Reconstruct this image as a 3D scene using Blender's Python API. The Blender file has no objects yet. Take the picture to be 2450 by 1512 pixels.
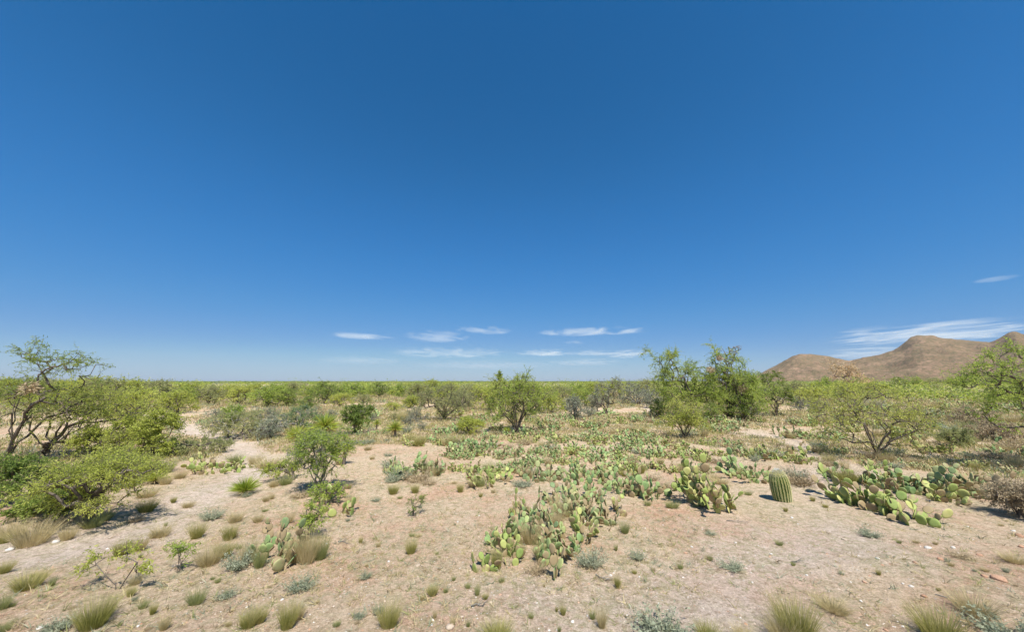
import bpy, math, random
import numpy as np
from mathutils import Vector, Matrix, Euler

# ------------------------------------------------------------------ camera, world, sun, exposure
C = bpy.data.collections.new("place"); bpy.context.scene.collection.children.link(C)
SC = bpy.context.scene
H = 2.5                      # eye height
F = 858.0                    # focal length in units of the 2450 px wide photograph
CX, CY, HY = 1225.0, 756.0, 912.0
PITCH = math.atan((HY - CY) / F)
cam = bpy.data.cameras.new("camera"); camo = bpy.data.objects.new("camera", cam); C.objects.link(camo)
camo.location = (0, 0, H); camo.rotation_euler = (math.pi/2 + PITCH, 0, 0)
cam.sensor_width = 36; cam.lens = 36 * F / 2450.0; cam.clip_start = 0.1; cam.clip_end = 300000
SC.camera = camo

SUN_EL = math.radians(60); SUN_AZ = math.radians(164)       # clockwise from +Y: behind the camera, a bit to the right
sdir = Vector((math.sin(SUN_AZ)*math.cos(SUN_EL), math.cos(SUN_AZ)*math.cos(SUN_EL), math.sin(SUN_EL)))
w = bpy.data.worlds.new("World"); SC.world = w; w.use_nodes = True
nt = w.node_tree; nt.nodes.clear()
sky = nt.nodes.new('ShaderNodeTexSky'); sky.sky_type = 'NISHITA'; sky.sun_disc = False
sky.sun_elevation = SUN_EL; sky.sun_rotation = SUN_AZ
sky.altitude = 1000; sky.air_density = 1.0; sky.dust_density = 0.6; sky.ozone_density = 2.6
bg = nt.nodes.new('ShaderNodeBackground'); bg.inputs[1].default_value = 0.10
dn = nt.nodes.new('ShaderNodeVectorMath'); dn.operation = 'SCALE'; dn.inputs['Scale'].default_value = 0.1
up_ = nt.nodes.new('ShaderNodeVectorMath'); up_.operation = 'SCALE'; up_.inputs['Scale'].default_value = 7.3
cv = nt.nodes.new('ShaderNodeRGBCurve'); cv.mapping.extend = 'EXTRAPOLATED'          # the deep saturated blue of this camera
for ch, pts in enumerate([[(0, 0), (.049, .004), (.093, .018), (.19, .054), (.374, .15), (.65, .34), (1, .44)], [(0, 0), (.104, .084), (.19, .160), (.347, .248), (.553, .34), (.72, .47), (1, .54)], [(0, 0), (.231, .278), (.383, .46), (.60, .57), (1, .66)]]):
    c_ = cv.mapping.curves[ch]; c_.points[0].location = pts[0]; c_.points[1].location = pts[-1]
    for p_ in pts[1:-1]: c_.points.new(*p_)
cv.mapping.update()
out = nt.nodes.new('ShaderNodeOutputWorld')
nt.links.new(sky.outputs[0], dn.inputs[0]); nt.links.new(dn.outputs[0], cv.inputs['Color']); nt.links.new(cv.outputs[0], up_.inputs[0]); nt.links.new(up_.outputs[0], bg.inputs[0]); nt.links.new(bg.outputs[0], out.inputs[0])
sl = bpy.data.lights.new("sun", 'SUN'); sl.energy = 4.3; sl.angle = math.radians(0.5); sl.color = (1.0, 0.955, 0.88)
so = bpy.data.objects.new("sun", sl); C.objects.link(so); so.rotation_euler = sdir.to_track_quat('Z', 'Y').to_euler(); so.location = (0, -20, 40)
SC.view_settings.view_transform = 'Standard'; SC.view_settings.look = 'None'
SC.view_settings.exposure = 0.68; SC.view_settings.gamma = 1.0
SC.cycles.max_bounces = 6; SC.cycles.transparent_max_bounces = 12

# ------------------------------------------------------------------ terrain height and picture-to-ground helper
def vnoise(x, y, seed=0):
    x = np.asarray(x, float); y = np.asarray(y, float)
    xi = np.floor(x).astype(np.int64); yi = np.floor(y).astype(np.int64)
    fx = x - xi; fy = y - yi; fx = fx*fx*(3-2*fx); fy = fy*fy*(3-2*fy)
    def h(a, b):
        n = (a*374761393 + b*668265263 + seed*974634777) & 0x7fffffff
        n = ((n ^ (n >> 13)) * 1274126177) & 0x7fffffff
        return ((n ^ (n >> 16)) & 0xffff) / 65535.0
    return (h(xi,yi)*(1-fx)+h(xi+1,yi)*fx)*(1-fy) + (h(xi,yi+1)*(1-fx)+h(xi+1,yi+1)*fx)*fy
def fbm(x, y, seed=0, o=4):
    s = 0; a = 0.5; 
    for k in range(o):
        s = s + a*vnoise(x, y, seed+k*17); x = x*2.03+5.1; y = y*2.03-3.7; a *= 0.5
    return s / (1-0.5**o) - 0.5
def flat_at(xd, yd):
    X = (xd-CX)/F; Y = -(yd-CY)/F
    d = (X, math.cos(PITCH)-math.sin(PITCH)*Y, math.sin(PITCH)+math.cos(PITCH)*Y)
    t = H/(-d[2]); return (d[0]*t, d[1]*t)
WASH = [flat_at(*p) for p in [(-250,1330),(0,1290),(140,1300),(300,1270),(430,1215),(560,1170),(620,1120),(640,1088),(560,1060),(420,1010),(330,985)]]
WASH2 = [flat_at(*p) for p in [(1300,1600),(1560,1480),(1800,1330),(2050,1300),(1960,1210),(2000,1130),(1900,1060),(1720,1020),(1560,985),(1540,965)]]
def segdist(x, y, P):
    x = np.asarray(x, float); y = np.asarray(y, float); best = np.full(x.shape, 1e9)
    for (ax, ay), (bx, by) in zip(P[:-1], P[1:]):
        L = (bx-ax)**2 + (by-ay)**2
        t = np.clip(((x-ax)*(bx-ax)+(y-ay)*(by-ay))/L, 0, 1)
        best = np.minimum(best, np.hypot(x-ax-t*(bx-ax), y-ay-t*(by-ay)))
    return best
def wash_mask(x, y):
    n = fbm(np.asarray(x)*0.8, np.asarray(y)*0.8, 31, 4)
    m1 = np.clip(1.15 - segdist(x, y, WASH)/1.1 + n*1.6, 0, 1)
    m2 = np.clip(1.0 - segdist(x, y, WASH2)/1.3 + n*1.8, 0, 1)*0.75
    return np.maximum(m1, m2)
def ground_z(x, y):
    x = np.asarray(x, float); y = np.asarray(y, float); r = np.hypot(x, y)
    z = 0.22*fbm(x*0.16, y*0.16, 3, 3) + 0.075*fbm(x*1.1, y*1.1, 9, 3)
    z = z + 0.9*fbm(x*0.018, y*0.018, 5, 2)*np.clip((r-25)/120, 0, 1)
    z = z - 0.10*np.exp(-(segdist(x, y, WASH)/1.0)**2)
    return z
def ray(xd, yd):
    X = (xd-CX)/F; Y = -(yd-CY)/F
    return Vector((X, math.cos(PITCH)-math.sin(PITCH)*Y, math.sin(PITCH)+math.cos(PITCH)*Y))
def at(xd, yd):
    d = ray(xd, yd); h = 0.0
    for k in range(12):
        t = (H-h)/(-d.z); x = d.x*t; y = d.y*t; h = float(ground_z(x, y))
    return Vector((x, y, h)), t          # t is the depth along the view axis
def proj(v):
    x, y, z = v[0], v[1], v[2]-H
    dep = y*math.cos(PITCH) + z*math.sin(PITCH); up = -y*math.sin(PITCH) + z*math.cos(PITCH)
    return CX + F*x/dep, CY - F*up/dep, dep

# ------------------------------------------------------------------ mesh helpers
def np_mesh(name, verts, faces_list, mats, midx=None, smooth=False):
    """faces_list: list of int arrays (n,k)"""
    me = bpy.data.meshes.new(name)
    verts = np.asarray(verts, np.float32)
    me.vertices.add(len(verts)); me.vertices.foreach_set('co', verts.ravel())
    loops = np.concatenate([f.ravel() for f in faces_list]).astype(np.int32)
    sizes = np.concatenate([np.full(len(f), f.shape[1]) for f in faces_list]).astype(np.int32)
    starts = np.concatenate([[0], np.cumsum(sizes)[:-1]]).astype(np.int32)
    me.loops.add(len(loops)); me.loops.foreach_set('vertex_index', loops)
    me.polygons.add(len(sizes)); me.polygons.foreach_set('loop_start', starts); me.polygons.foreach_set('loop_total', sizes)
    if midx is not None: me.polygons.foreach_set('material_index', np.asarray(midx, np.int32))
    if smooth: me.polygons.foreach_set('use_smooth', np.ones(len(sizes), bool))
    for m in (mats if isinstance(mats, (list, tuple)) else [mats]): me.materials.append(m)
    me.update(calc_edges=True)
    return me
def mesh_obj(name, me, parent=None, loc=None):
    o = bpy.data.objects.new(name, me); C.objects.link(o)
    if parent: o.parent = parent
    if loc is not None: o.location = loc
    return o
def unit(v): 
    v = np.asarray(v, float); return v/np.maximum(np.linalg.norm(v, axis=-1, keepdims=True), 1e-9)

def tubes(a, b, ra, rb, sides=4):
    n = len(a); d = unit(b-a)
    ref = np.where(np.abs(d[:, 2:3]) > 0.9, [[1.0, 0, 0]], [[0, 0, 1.0]])
    u = unit(np.cross(d, ref)); v = np.cross(d, u)
    ang = np.arange(sides)*2*np.pi/sides
    ring = np.cos(ang)[None, :, None]*u[:, None] + np.sin(ang)[None, :, None]*v[:, None]
    ext = d[:, None]*(ra[:, None, None]*0.35)
    V = np.concatenate([a[:, None]-ext + ring*ra[:, None, None], b[:, None]+ring*rb[:, None, None]], 1).reshape(-1, 3)
    k = np.arange(sides); k2 = (k+1) % sides
    f = np.stack([k, k2, k2+sides, k+sides], 1)[None] + (np.arange(n)*2*sides)[:, None, None]
    return V, f.reshape(-1, 4)
def leaves(P, D, L, W, rng, fold=0.0):
    """rhombic leaves at P along D"""
    n = len(P); D = unit(D); s = unit(np.cross(D, rng.normal(size=(n, 3))))
    L = L[:, None]; W = W[:, None]
    V = np.stack([P, P+D*L*0.45+s*W*0.5, P+D*L, P+D*L*0.45-s*W*0.5], 1).reshape(-1, 3)
    f = np.arange(n*4).reshape(n, 4)
    return V, f
def blades(P, D, L, W, rng, bend, segs=3):
    """curved tapering strips; P base, D start direction, bend outwards and down"""
    n = len(P); D = unit(D); out = D*[1, 1, 0]; out = unit(out + rng.normal(size=(n, 3))*[.15, .15, 0])
    s = unit(np.cross(D, rng.normal(size=(n, 3)))); pts = []
    for k in range(segs+1):
        t = k/segs
        c = P + D*(L*t)[:, None] + (out*[1, 1, 0] - [0, 0, 0.55])*(bend*L*t*t)[:, None]
        ww = (W*(1-0.9*t**1.5))[:, None]*0.5
        pts += [c - s*ww, c + s*ww]
    V = np.stack(pts, 1).reshape(-1, 3); m = 2*(segs+1)
    f = np.array([[2*k, 2*k+1, 2*k+3, 2*k+2] for k in range(segs)])[None] + (np.arange(n)*m)[:, None, None]
    return V, f.reshape(-1, 4)
def join(parts):
    V = []; Fs = []; o = 0
    for v, f in parts:
        V.append(v); Fs.append(f+o); o += len(v)
    return np.concatenate(V), Fs

# ------------------------------------------------------------------ materials
def mat(name):
    m = bpy.data.materials.new(name); m.use_nodes = True; m.node_tree.nodes.clear()
    return m, m.node_tree.nodes, m.node_tree.links
def ramp(N, stops, interp='LINEAR'):
    r = N.new('ShaderNodeValToRGB'); r.color_ramp.interpolation = interp
    e = r.color_ramp.elements
    while len(e) < len(stops): e.new(0.5)
    for i, (p, c) in enumerate(stops):
        e[i].position = p; e[i].color = (c[0], c[1], c[2], 1) if len(c) == 3 else c
    return r
def val(N, L, op, a, b=None, c=None):
    m = N.new('ShaderNodeMath'); m.operation = op
    for i, x in enumerate((a, b, c)):
        if x is None: continue
        if isinstance(x, (int, float)): m.inputs[i].default_value = x
        else: L.new(x, m.inputs[i])
    return m.outputs[0]
def rnd(N, L):
    g = N.new('ShaderNodeNewGeometry'); oi = N.new('ShaderNodeObjectInfo')
    return val(N, L, 'FRACT', val(N, L, 'ADD', g.outputs['Random Per Island'], oi.outputs['Random'])), oi.outputs['Random']
def foliage(name, cols, transl=0.52, clump=1.3, rough=0.6, tip=None):
    """cols: colours from one end of the leaf range to the other"""
    m, N, L = mat(name)
    r, oi = rnd(N, L)
    tc = N.new('ShaderNodeTexCoord'); no = N.new('ShaderNodeTexNoise'); no.inputs['Scale'].default_value = clump; no.inputs['Detail'].default_value = 3
    L.new(tc.outputs['Object'], no.inputs['Vector'])
    f = val(N, L, 'ADD', val(N, L, 'MULTIPLY', r, 0.45), val(N, L, 'MULTIPLY', no.outputs['Fac'], 1.3))
    f = val(N, L, 'ADD', f, val(N, L, 'MULTIPLY', oi, 0.25)); f = val(N, L, 'SUBTRACT', f, 0.48)
    rp = ramp(N, [(i/(len(cols)-1), c) for i, c in enumerate(cols)]); L.new(f, rp.inputs[0])
    if tip:                                                  # dry blade tips
        sz = N.new('ShaderNodeSeparateXYZ'); L.new(tc.outputs['Object'], sz.inputs[0])
        tr_ = N.new('ShaderNodeMapRange'); tr_.inputs['From Min'].default_value = .10; tr_.inputs['From Max'].default_value = .27; L.new(sz.outputs[2], tr_.inputs[0])
        tm = N.new('ShaderNodeMixRGB'); tm.inputs[2].default_value = (*tip, 1); L.new(val(N, L, 'MULTIPLY', tr_.outputs[0], 0.75), tm.inputs[0]); L.new(rp.outputs[0], tm.inputs[1]); rp = tm
    d = N.new('ShaderNodeBsdfPrincipled'); d.inputs['Roughness'].default_value = rough; d.inputs['Specular IOR Level'].default_value = 0.25
    t = N.new('ShaderNodeBsdfTranslucent'); mx = N.new('ShaderNodeMixShader'); mx.inputs[0].default_value = transl
    L.new(rp.outputs[0], d.inputs['Base Color']); L.new(rp.outputs[0], t.inputs['Color'])
    L.new(d.outputs[0], mx.inputs[1]); L.new(t.outputs[0], mx.inputs[2])
    o = N.new('ShaderNodeOutputMaterial'); L.new(mx.outputs[0], o.inputs[0]); return m
def solid(name, cols, scale=8, rough=0.85, bump=0.3, stretch=(1, 1, 1)):
    m, N, L = mat(name)
    r, oi = rnd(N, L)
    tc = N.new('ShaderNodeTexCoord'); mp = N.new('ShaderNodeMapping'); mp.inputs['Scale'].default_value = stretch
    no = N.new('ShaderNodeTexNoise'); no.inputs['Scale'].default_value = scale; no.inputs['Detail'].default_value = 6
    L.new(tc.outputs['Object'], mp.inputs[0]); L.new(mp.outputs[0], no.inputs['Vector'])
    f = val(N, L, 'ADD', val(N, L, 'MULTIPLY', no.outputs['Fac'], 1.3), val(N, L, 'MULTIPLY', r, 0.5)); f = val(N, L, 'SUBTRACT', f, 0.4)
    rp = ramp(N, [(i/(len(cols)-1), c) for i, c in enumerate(cols)]); L.new(f, rp.inputs[0])
    d = N.new('ShaderNodeBsdfPrincipled'); d.inputs['Roughness'].default_value = rough; d.inputs['Specular IOR Level'].default_value = 0.2
    b = N.new('ShaderNodeBump'); b.inputs['Strength'].default_value = bump; b.inputs['Distance'].default_value = 0.02
    L.new(no.outputs['Fac'], b.inputs['Height']); L.new(b.outputs[0], d.inputs['Normal'])
    L.new(rp.outputs[0], d.inputs['Base Color'])
    o = N.new('ShaderNodeOutputMaterial'); L.new(d.outputs[0], o.inputs[0]); return m

M = {}
M['mesq']   = foliage('mesquite_leaf', [(.20,.29,.06), (.33,.44,.08), (.48,.57,.11), (.60,.62,.16)])
M['mesq_y'] = foliage('yellow_mesquite_leaf', [(.28,.33,.06), (.44,.49,.09), (.57,.61,.13), (.69,.66,.21)])
M['mesq_d'] = foliage('dark_mesquite_leaf', [(.12,.18,.045), (.21,.29,.06), (.33,.41,.09), (.48,.52,.13)])
M['mesq_b'] = foliage('blue_green_leaf', [(.13,.20,.10), (.21,.30,.14), (.31,.40,.16), (.42,.49,.18)])
M['olive']  = foliage('olive_leaf', [(.24,.26,.11), (.36,.39,.15), (.48,.48,.21), (.59,.56,.29)])
M['grey']   = foliage('grey_twig_leaf', [(.16,.17,.13), (.24,.26,.18), (.33,.34,.22), (.42,.42,.26)], 0.3)
M['orange'] = foliage('dry_orange_leaf', [(.55,.38,.21), (.66,.49,.29), (.74,.60,.38)], 0.3)
M['brown']  = foliage('dry_brown_twig', [(.28,.21,.13), (.42,.33,.20), (.55,.45,.28)], 0.2)
M['straw']  = foliage('straw_blade', [(.34,.28,.13), (.48,.40,.20), (.62,.52,.29), (.70,.60,.38)], 0.3, 4)
M['gold']   = foliage('golden_green_blade', [(.20,.215,.045), (.31,.31,.08), (.45,.41,.14), (.60,.52,.26)], 0.3, 5, 0.6, (.66,.55,.32))
M['greygr'] = foliage('grey_green_blade', [(.17,.20,.13), (.27,.30,.20), (.38,.40,.27), (.50,.48,.33)], 0.25, 5)
M['yucca']  = foliage('yucca_blade', [(.16,.24,.03), (.30,.38,.05), (.46,.50,.08), (.58,.56,.14)], 0.25, 3, 0.4)
M['yuccadry']= foliage('dry_yucca_blade', [(.35,.22,.08), (.48,.36,.14)], 0.2, 3)
M['bark']   = solid('dark_bark', [(.07,.055,.045), (.14,.115,.09), (.22,.19,.15)], 14, 0.9, 0.5, (3, 3, .7))
M['barkg']  = solid('grey_bark', [(.10,.095,.085), (.20,.19,.165), (.30,.28,.24)], 14, 0.9, 0.5, (3, 3, .7))
M['rockw']  = solid('white_quartz', [(.46,.42,.36), (.60,.56,.50), (.72,.68,.63)], 6, 0.8)
M['rockr']  = solid('red_stone', [(.28,.15,.09), (.42,.25,.16), (.54,.36,.25)], 6, 0.9)
M['rockt']  = solid('tan_stone', [(.33,.26,.18), (.46,.37,.28), (.58,.48,.38)], 6, 0.9)

def pad_mat(name, cols, brownness=0.22):
    m, N, L = mat(name)
    r, oi = rnd(N, L)
    tc = N.new('ShaderNodeTexCoord')
    no = N.new('ShaderNodeTexNoise'); no.inputs['Scale'].default_value = 9; no.inputs['Detail'].default_value = 4; L.new(tc.outputs['Object'], no.inputs['Vector'])
    f = val(N, L, 'ADD', val(N, L, 'MULTIPLY', r, 0.85), val(N, L, 'SUBTRACT', val(N, L, 'MULTIPLY', no.outputs['Fac'], 0.7), 0.28))
    rp = ramp(N, [(i/(len(cols)-1), c) for i, c in enumerate(cols)]); L.new(f, rp.inputs[0])
    vo = N.new('ShaderNodeTexVoronoi'); vo.inputs['Scale'].default_value = 34; L.new(tc.outputs['Object'], vo.inputs['Vector'])
    dots = ramp(N, [(0.0, (1, 1, 1)), (0.13, (1, 1, 1)), (0.2, (0, 0, 0))]); L.new(vo.outputs['Distance'], dots.inputs[0])
    mx = N.new('ShaderNodeMixRGB'); mx.inputs[2].default_value = (.55,.46,.26,1); L.new(rp.outputs[0], mx.inputs[1])
    L.new(val(N, L, 'MULTIPLY', dots.outputs[0], 0.7), mx.inputs[0])
    # corky brown scars, some pads wholly dry
    n2 = N.new('ShaderNodeTexNoise'); n2.inputs['Scale'].default_value = 5; n2.inputs['Detail'].default_value = 5; L.new(tc.outputs['Object'], n2.inputs['Vector'])
    r2 = val(N, L, 'FRACT', val(N, L, 'MULTIPLY', r, 7.31))
    dry = val(N, L, 'ADD', n2.outputs['Fac'], val(N, L, 'MULTIPLY', r2, 0.34))
    dr = ramp(N, [(0.80-brownness*0.5, (0, 0, 0)), (0.88-brownness*0.5, (1, 1, 1))]); L.new(dry, dr.inputs[0])
    m2 = N.new('ShaderNodeMixRGB'); m2.inputs[2].default_value = (.33,.25,.14,1); L.new(dr.outputs[0], m2.inputs[0]); L.new(mx.outputs[0], m2.inputs[1])
    d = N.new('ShaderNodeBsdfPrincipled'); d.inputs['Roughness'].default_value = 0.65; d.inputs['Specular IOR Level'].default_value = 0.2
    b = N.new('ShaderNodeBump'); b.inputs['Strength'].default_value = 0.4; b.inputs['Distance'].default_value = 0.004
    L.new(dots.outputs[0], b.inputs['Height']); L.new(b.outputs[0], d.inputs['Normal']); L.new(m2.outputs[0], d.inputs['Base Color'])
    o = N.new('ShaderNodeOutputMaterial'); L.new(d.outputs[0], o.inputs[0]); return m
M['pad']  = pad_mat('green_pad', [(.15,.235,.09), (.225,.33,.125), (.31,.39,.15), (.44,.46,.19)])
M['pady'] = pad_mat('yellow_pad', [(.19,.26,.07), (.29,.36,.10), (.40,.43,.14), (.54,.50,.21)])
M['padb'] = pad_mat('browning_pad', [(.17,.24,.11), (.26,.33,.14), (.36,.39,.17), (.42,.36,.19)], 0.30)

# ------------------------------------------------------------------ thing registry and labels
REG = []
def tag(o, label=None, cat=None, group=None, kind=None):
    if label: o['label'] = label
    if cat: o['category'] = cat
    if group: o['group'] = group
    if kind: o['kind'] = kind
    return o
def reg(o, cat, look, noun, group, label=None):
    o['category'] = cat; o['group'] = group
    if label: o['label'] = label
    REG.append((o, look, noun, label)); return o
def empty(name, loc, rz=0, s=1.0):
    o = bpy.data.objects.new(name, None); C.objects.link(o); o.location = loc; o.rotation_euler = (0, 0, rz); o.scale = (s, s, s); o.empty_display_size = 0.2
    return o
def copy_tree(o, parent=None):
    c = o.copy(); C.objects.link(c)
    if parent: c.parent = parent
    for ch in list(o.children): copy_tree(ch, c)
    return c

# ------------------------------------------------------------------ the ground
def make_ground():
    nr, na = 330, 900
    r = np.concatenate([[0.0], np.exp(np.linspace(math.log(0.8), math.log(60000), nr-1))])
    a = np.linspace(0, 2*np.pi, na, endpoint=False)
    X = (r[:, None]*np.sin(a)[None]); Y = r[:, None]*np.cos(a)[None]
    Z = ground_z(X, Y); Z = Z*np.clip(1-(r[:, None]-2500)/4000, 0, 1)
    V = np.stack([X, Y, Z], 2).reshape(-1, 3)
    i = np.arange(nr-1)[:, None]; j = np.arange(na)[None]; j2 = (j+1) % na
    f = np.stack([i*na+j, (i+1)*na+j, (i+1)*na+j2, i*na+j2], 2).reshape(-1, 4)[:, ::-1]
    m, N, L = mat('desert_soil')
    g = N.new('ShaderNodeNewGeometry'); P = g.outputs['Position']
    def noise(scale, detail=6, rough=0.55, dist=0.0, off=(0,0,0)):
        mp = N.new('ShaderNodeMapping'); mp.inputs['Location'].default_value = off; L.new(P, mp.inputs[0])
        n = N.new('ShaderNodeTexNoise'); n.inputs['Scale'].default_value = scale; n.inputs['Detail'].default_value = detail
        n.inputs['Roughness'].default_value = rough; n.inputs['Distortion'].default_value = dist; L.new(mp.outputs[0], n.inputs['Vector']); return n.outputs['Fac']
    big = noise(0.45, 8, 0.65, 0.4)
    soil = ramp(N, [(0.30, (.64,.515,.355)), (0.48, (.645,.49,.345)), (0.58, (.62,.42,.29)), (0.70, (.54,.31,.20))]); L.new(big, soil.inputs[0])
    at_ = N.new('ShaderNodeAttribute'); at_.attribute_name = 'wash'
    mxw = N.new('ShaderNodeMixRGB'); mxw.inputs[2].default_value = (.68,.57,.49,1)
    wf = val(N, L, 'MULTIPLY', at_.outputs['Fac'], val(N, L, 'ADD', val(N, L, 'MULTIPLY', noise(1.7, 5), 1.2), 0.15))
    L.new(wf, mxw.inputs[0]); L.new(soil.outputs[0], mxw.inputs[1])
    # dry litter, olive-grey flecks
    lit = ramp(N, [(0.46, (0,0,0)), (0.58, (1,1,1))]); L.new(noise(7, 8, 0.75, 0.6, (3,9,0)), lit.inputs[0])
    litm = ramp(N, [(0.30, (0,0,0)), (0.52, (1,1,1))]); L.new(noise(0.8, 4, 0.6, 0.0, (11,2,0)), litm.inputs[0])
    mxl = N.new('ShaderNodeMixRGB'); mxl.inputs[2].default_value = (.42,.37,.22,1)
    L.new(val(N, L, 'MULTIPLY', val(N, L, 'MULTIPLY', lit.outputs[0], litm.outputs[0]), 0.75), mxl.inputs[0]); L.new(mxw.outputs[0], mxl.inputs[1])
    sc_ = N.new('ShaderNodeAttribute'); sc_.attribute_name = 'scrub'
    mxs = N.new('ShaderNodeMixRGB'); mxs.inputs[2].default_value = (.15,.18,.07,1); L.new(sc_.outputs['Fac'], mxs.inputs[0]); L.new(mxl.outputs[0], mxs.inputs[1]); mxl = mxs  # far scrub cover: its own olive green, with self-shadow darkened into the colour
    # grit: light and dark specks
    grit = ramp(N, [(0.34, (.34,.29,.25)), (0.44, (.86,.84,.80)), (0.56, (1.05,1.05,1.05)), (0.66, (1.6,1.62,1.66))]); L.new(noise(34, 5, 0.9), grit.inputs[0])
    mxg = N.new('ShaderNodeMixRGB'); mxg.blend_type = 'MULTIPLY'; mxg.inputs[0].default_value = 0.9
    L.new(mxl.outputs[0], mxg.inputs[1]); L.new(grit.outputs[0], mxg.inputs[2])
    grit2 = ramp(N, [(0.36, (.62,.57,.50)), (0.5, (1,1,1)), (0.64, (1.18,1.19,1.2))]); L.new(noise(11, 8, 0.8, 0.0, (1,1,4)), grit2.inputs[0])
    mxg2 = N.new('ShaderNodeMixRGB'); mxg2.blend_type = 'MULTIPLY'; mxg2.inputs[0].default_value = 0.8
    L.new(mxg.outputs[0], mxg2.inputs[1]); L.new(grit2.outputs[0], mxg2.inputs[2])
    vo = N.new('ShaderNodeTexVoronoi'); vo.inputs['Scale'].default_value = 13; vo.inputs['Randomness'].default_value = 1.0; L.new(P, vo.inputs['Vector'])
    vr = ramp(N, [(0.0, (1,1,1)), (0.12, (1,1,1)), (0.16, (0,0,0))]); L.new(vo.outputs['Distance'], vr.inputs[0])
    vsel = ramp(N, [(0.62, (0,0,0)), (0.66, (1,1,1))]); L.new(vo.outputs['Color'], vsel.inputs[0])
    peb = val(N, L, 'MULTIPLY', vr.outputs[0], vsel.outputs[0])
    mxp = N.new('ShaderNodeMixRGB'); mxp.inputs[2].default_value = (.72,.66,.58,1); L.new(val(N, L, 'MULTIPLY', peb, 0.8), mxp.inputs[0]); L.new(mxg2.outputs[0], mxp.inputs[1])
    d = N.new('ShaderNodeBsdfPrincipled'); d.inputs['Roughness'].default_value = 0.95; d.inputs['Specular IOR Level'].default_value = 0.1
    L.new(mxp.outputs[0], d.inputs['Base Color'])
    h = val(N, L, 'ADD', val(N, L, 'MULTIPLY', noise(7, 9, 0.82, 0.0, (1,1,4)), 0.75), val(N, L, 'MULTIPLY', noise(48, 5, 0.85), 0.55))
    h = val(N, L, 'ADD', h, val(N, L, 'MULTIPLY', peb, 0.15))
    b = N.new('ShaderNodeBump'); b.inputs['Strength'].default_value = 0.9; b.inputs['Distance'].default_value = 0.07
    L.new(h, b.inputs['Height']); L.new(b.outputs[0], d.inputs['Normal'])
    o = N.new('ShaderNodeOutputMaterial'); L.new(d.outputs[0], o.inputs[0])
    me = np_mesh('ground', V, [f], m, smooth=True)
    at2 = me.attributes.new('wash', 'FLOAT', 'POINT'); at2.data.foreach_set('value', wash_mask(V[:, 0], V[:, 1]).astype(np.float32))
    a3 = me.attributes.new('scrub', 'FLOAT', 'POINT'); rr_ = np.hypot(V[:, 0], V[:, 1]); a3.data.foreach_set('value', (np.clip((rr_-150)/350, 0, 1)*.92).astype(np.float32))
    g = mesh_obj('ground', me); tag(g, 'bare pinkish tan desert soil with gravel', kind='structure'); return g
make_ground()

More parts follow.
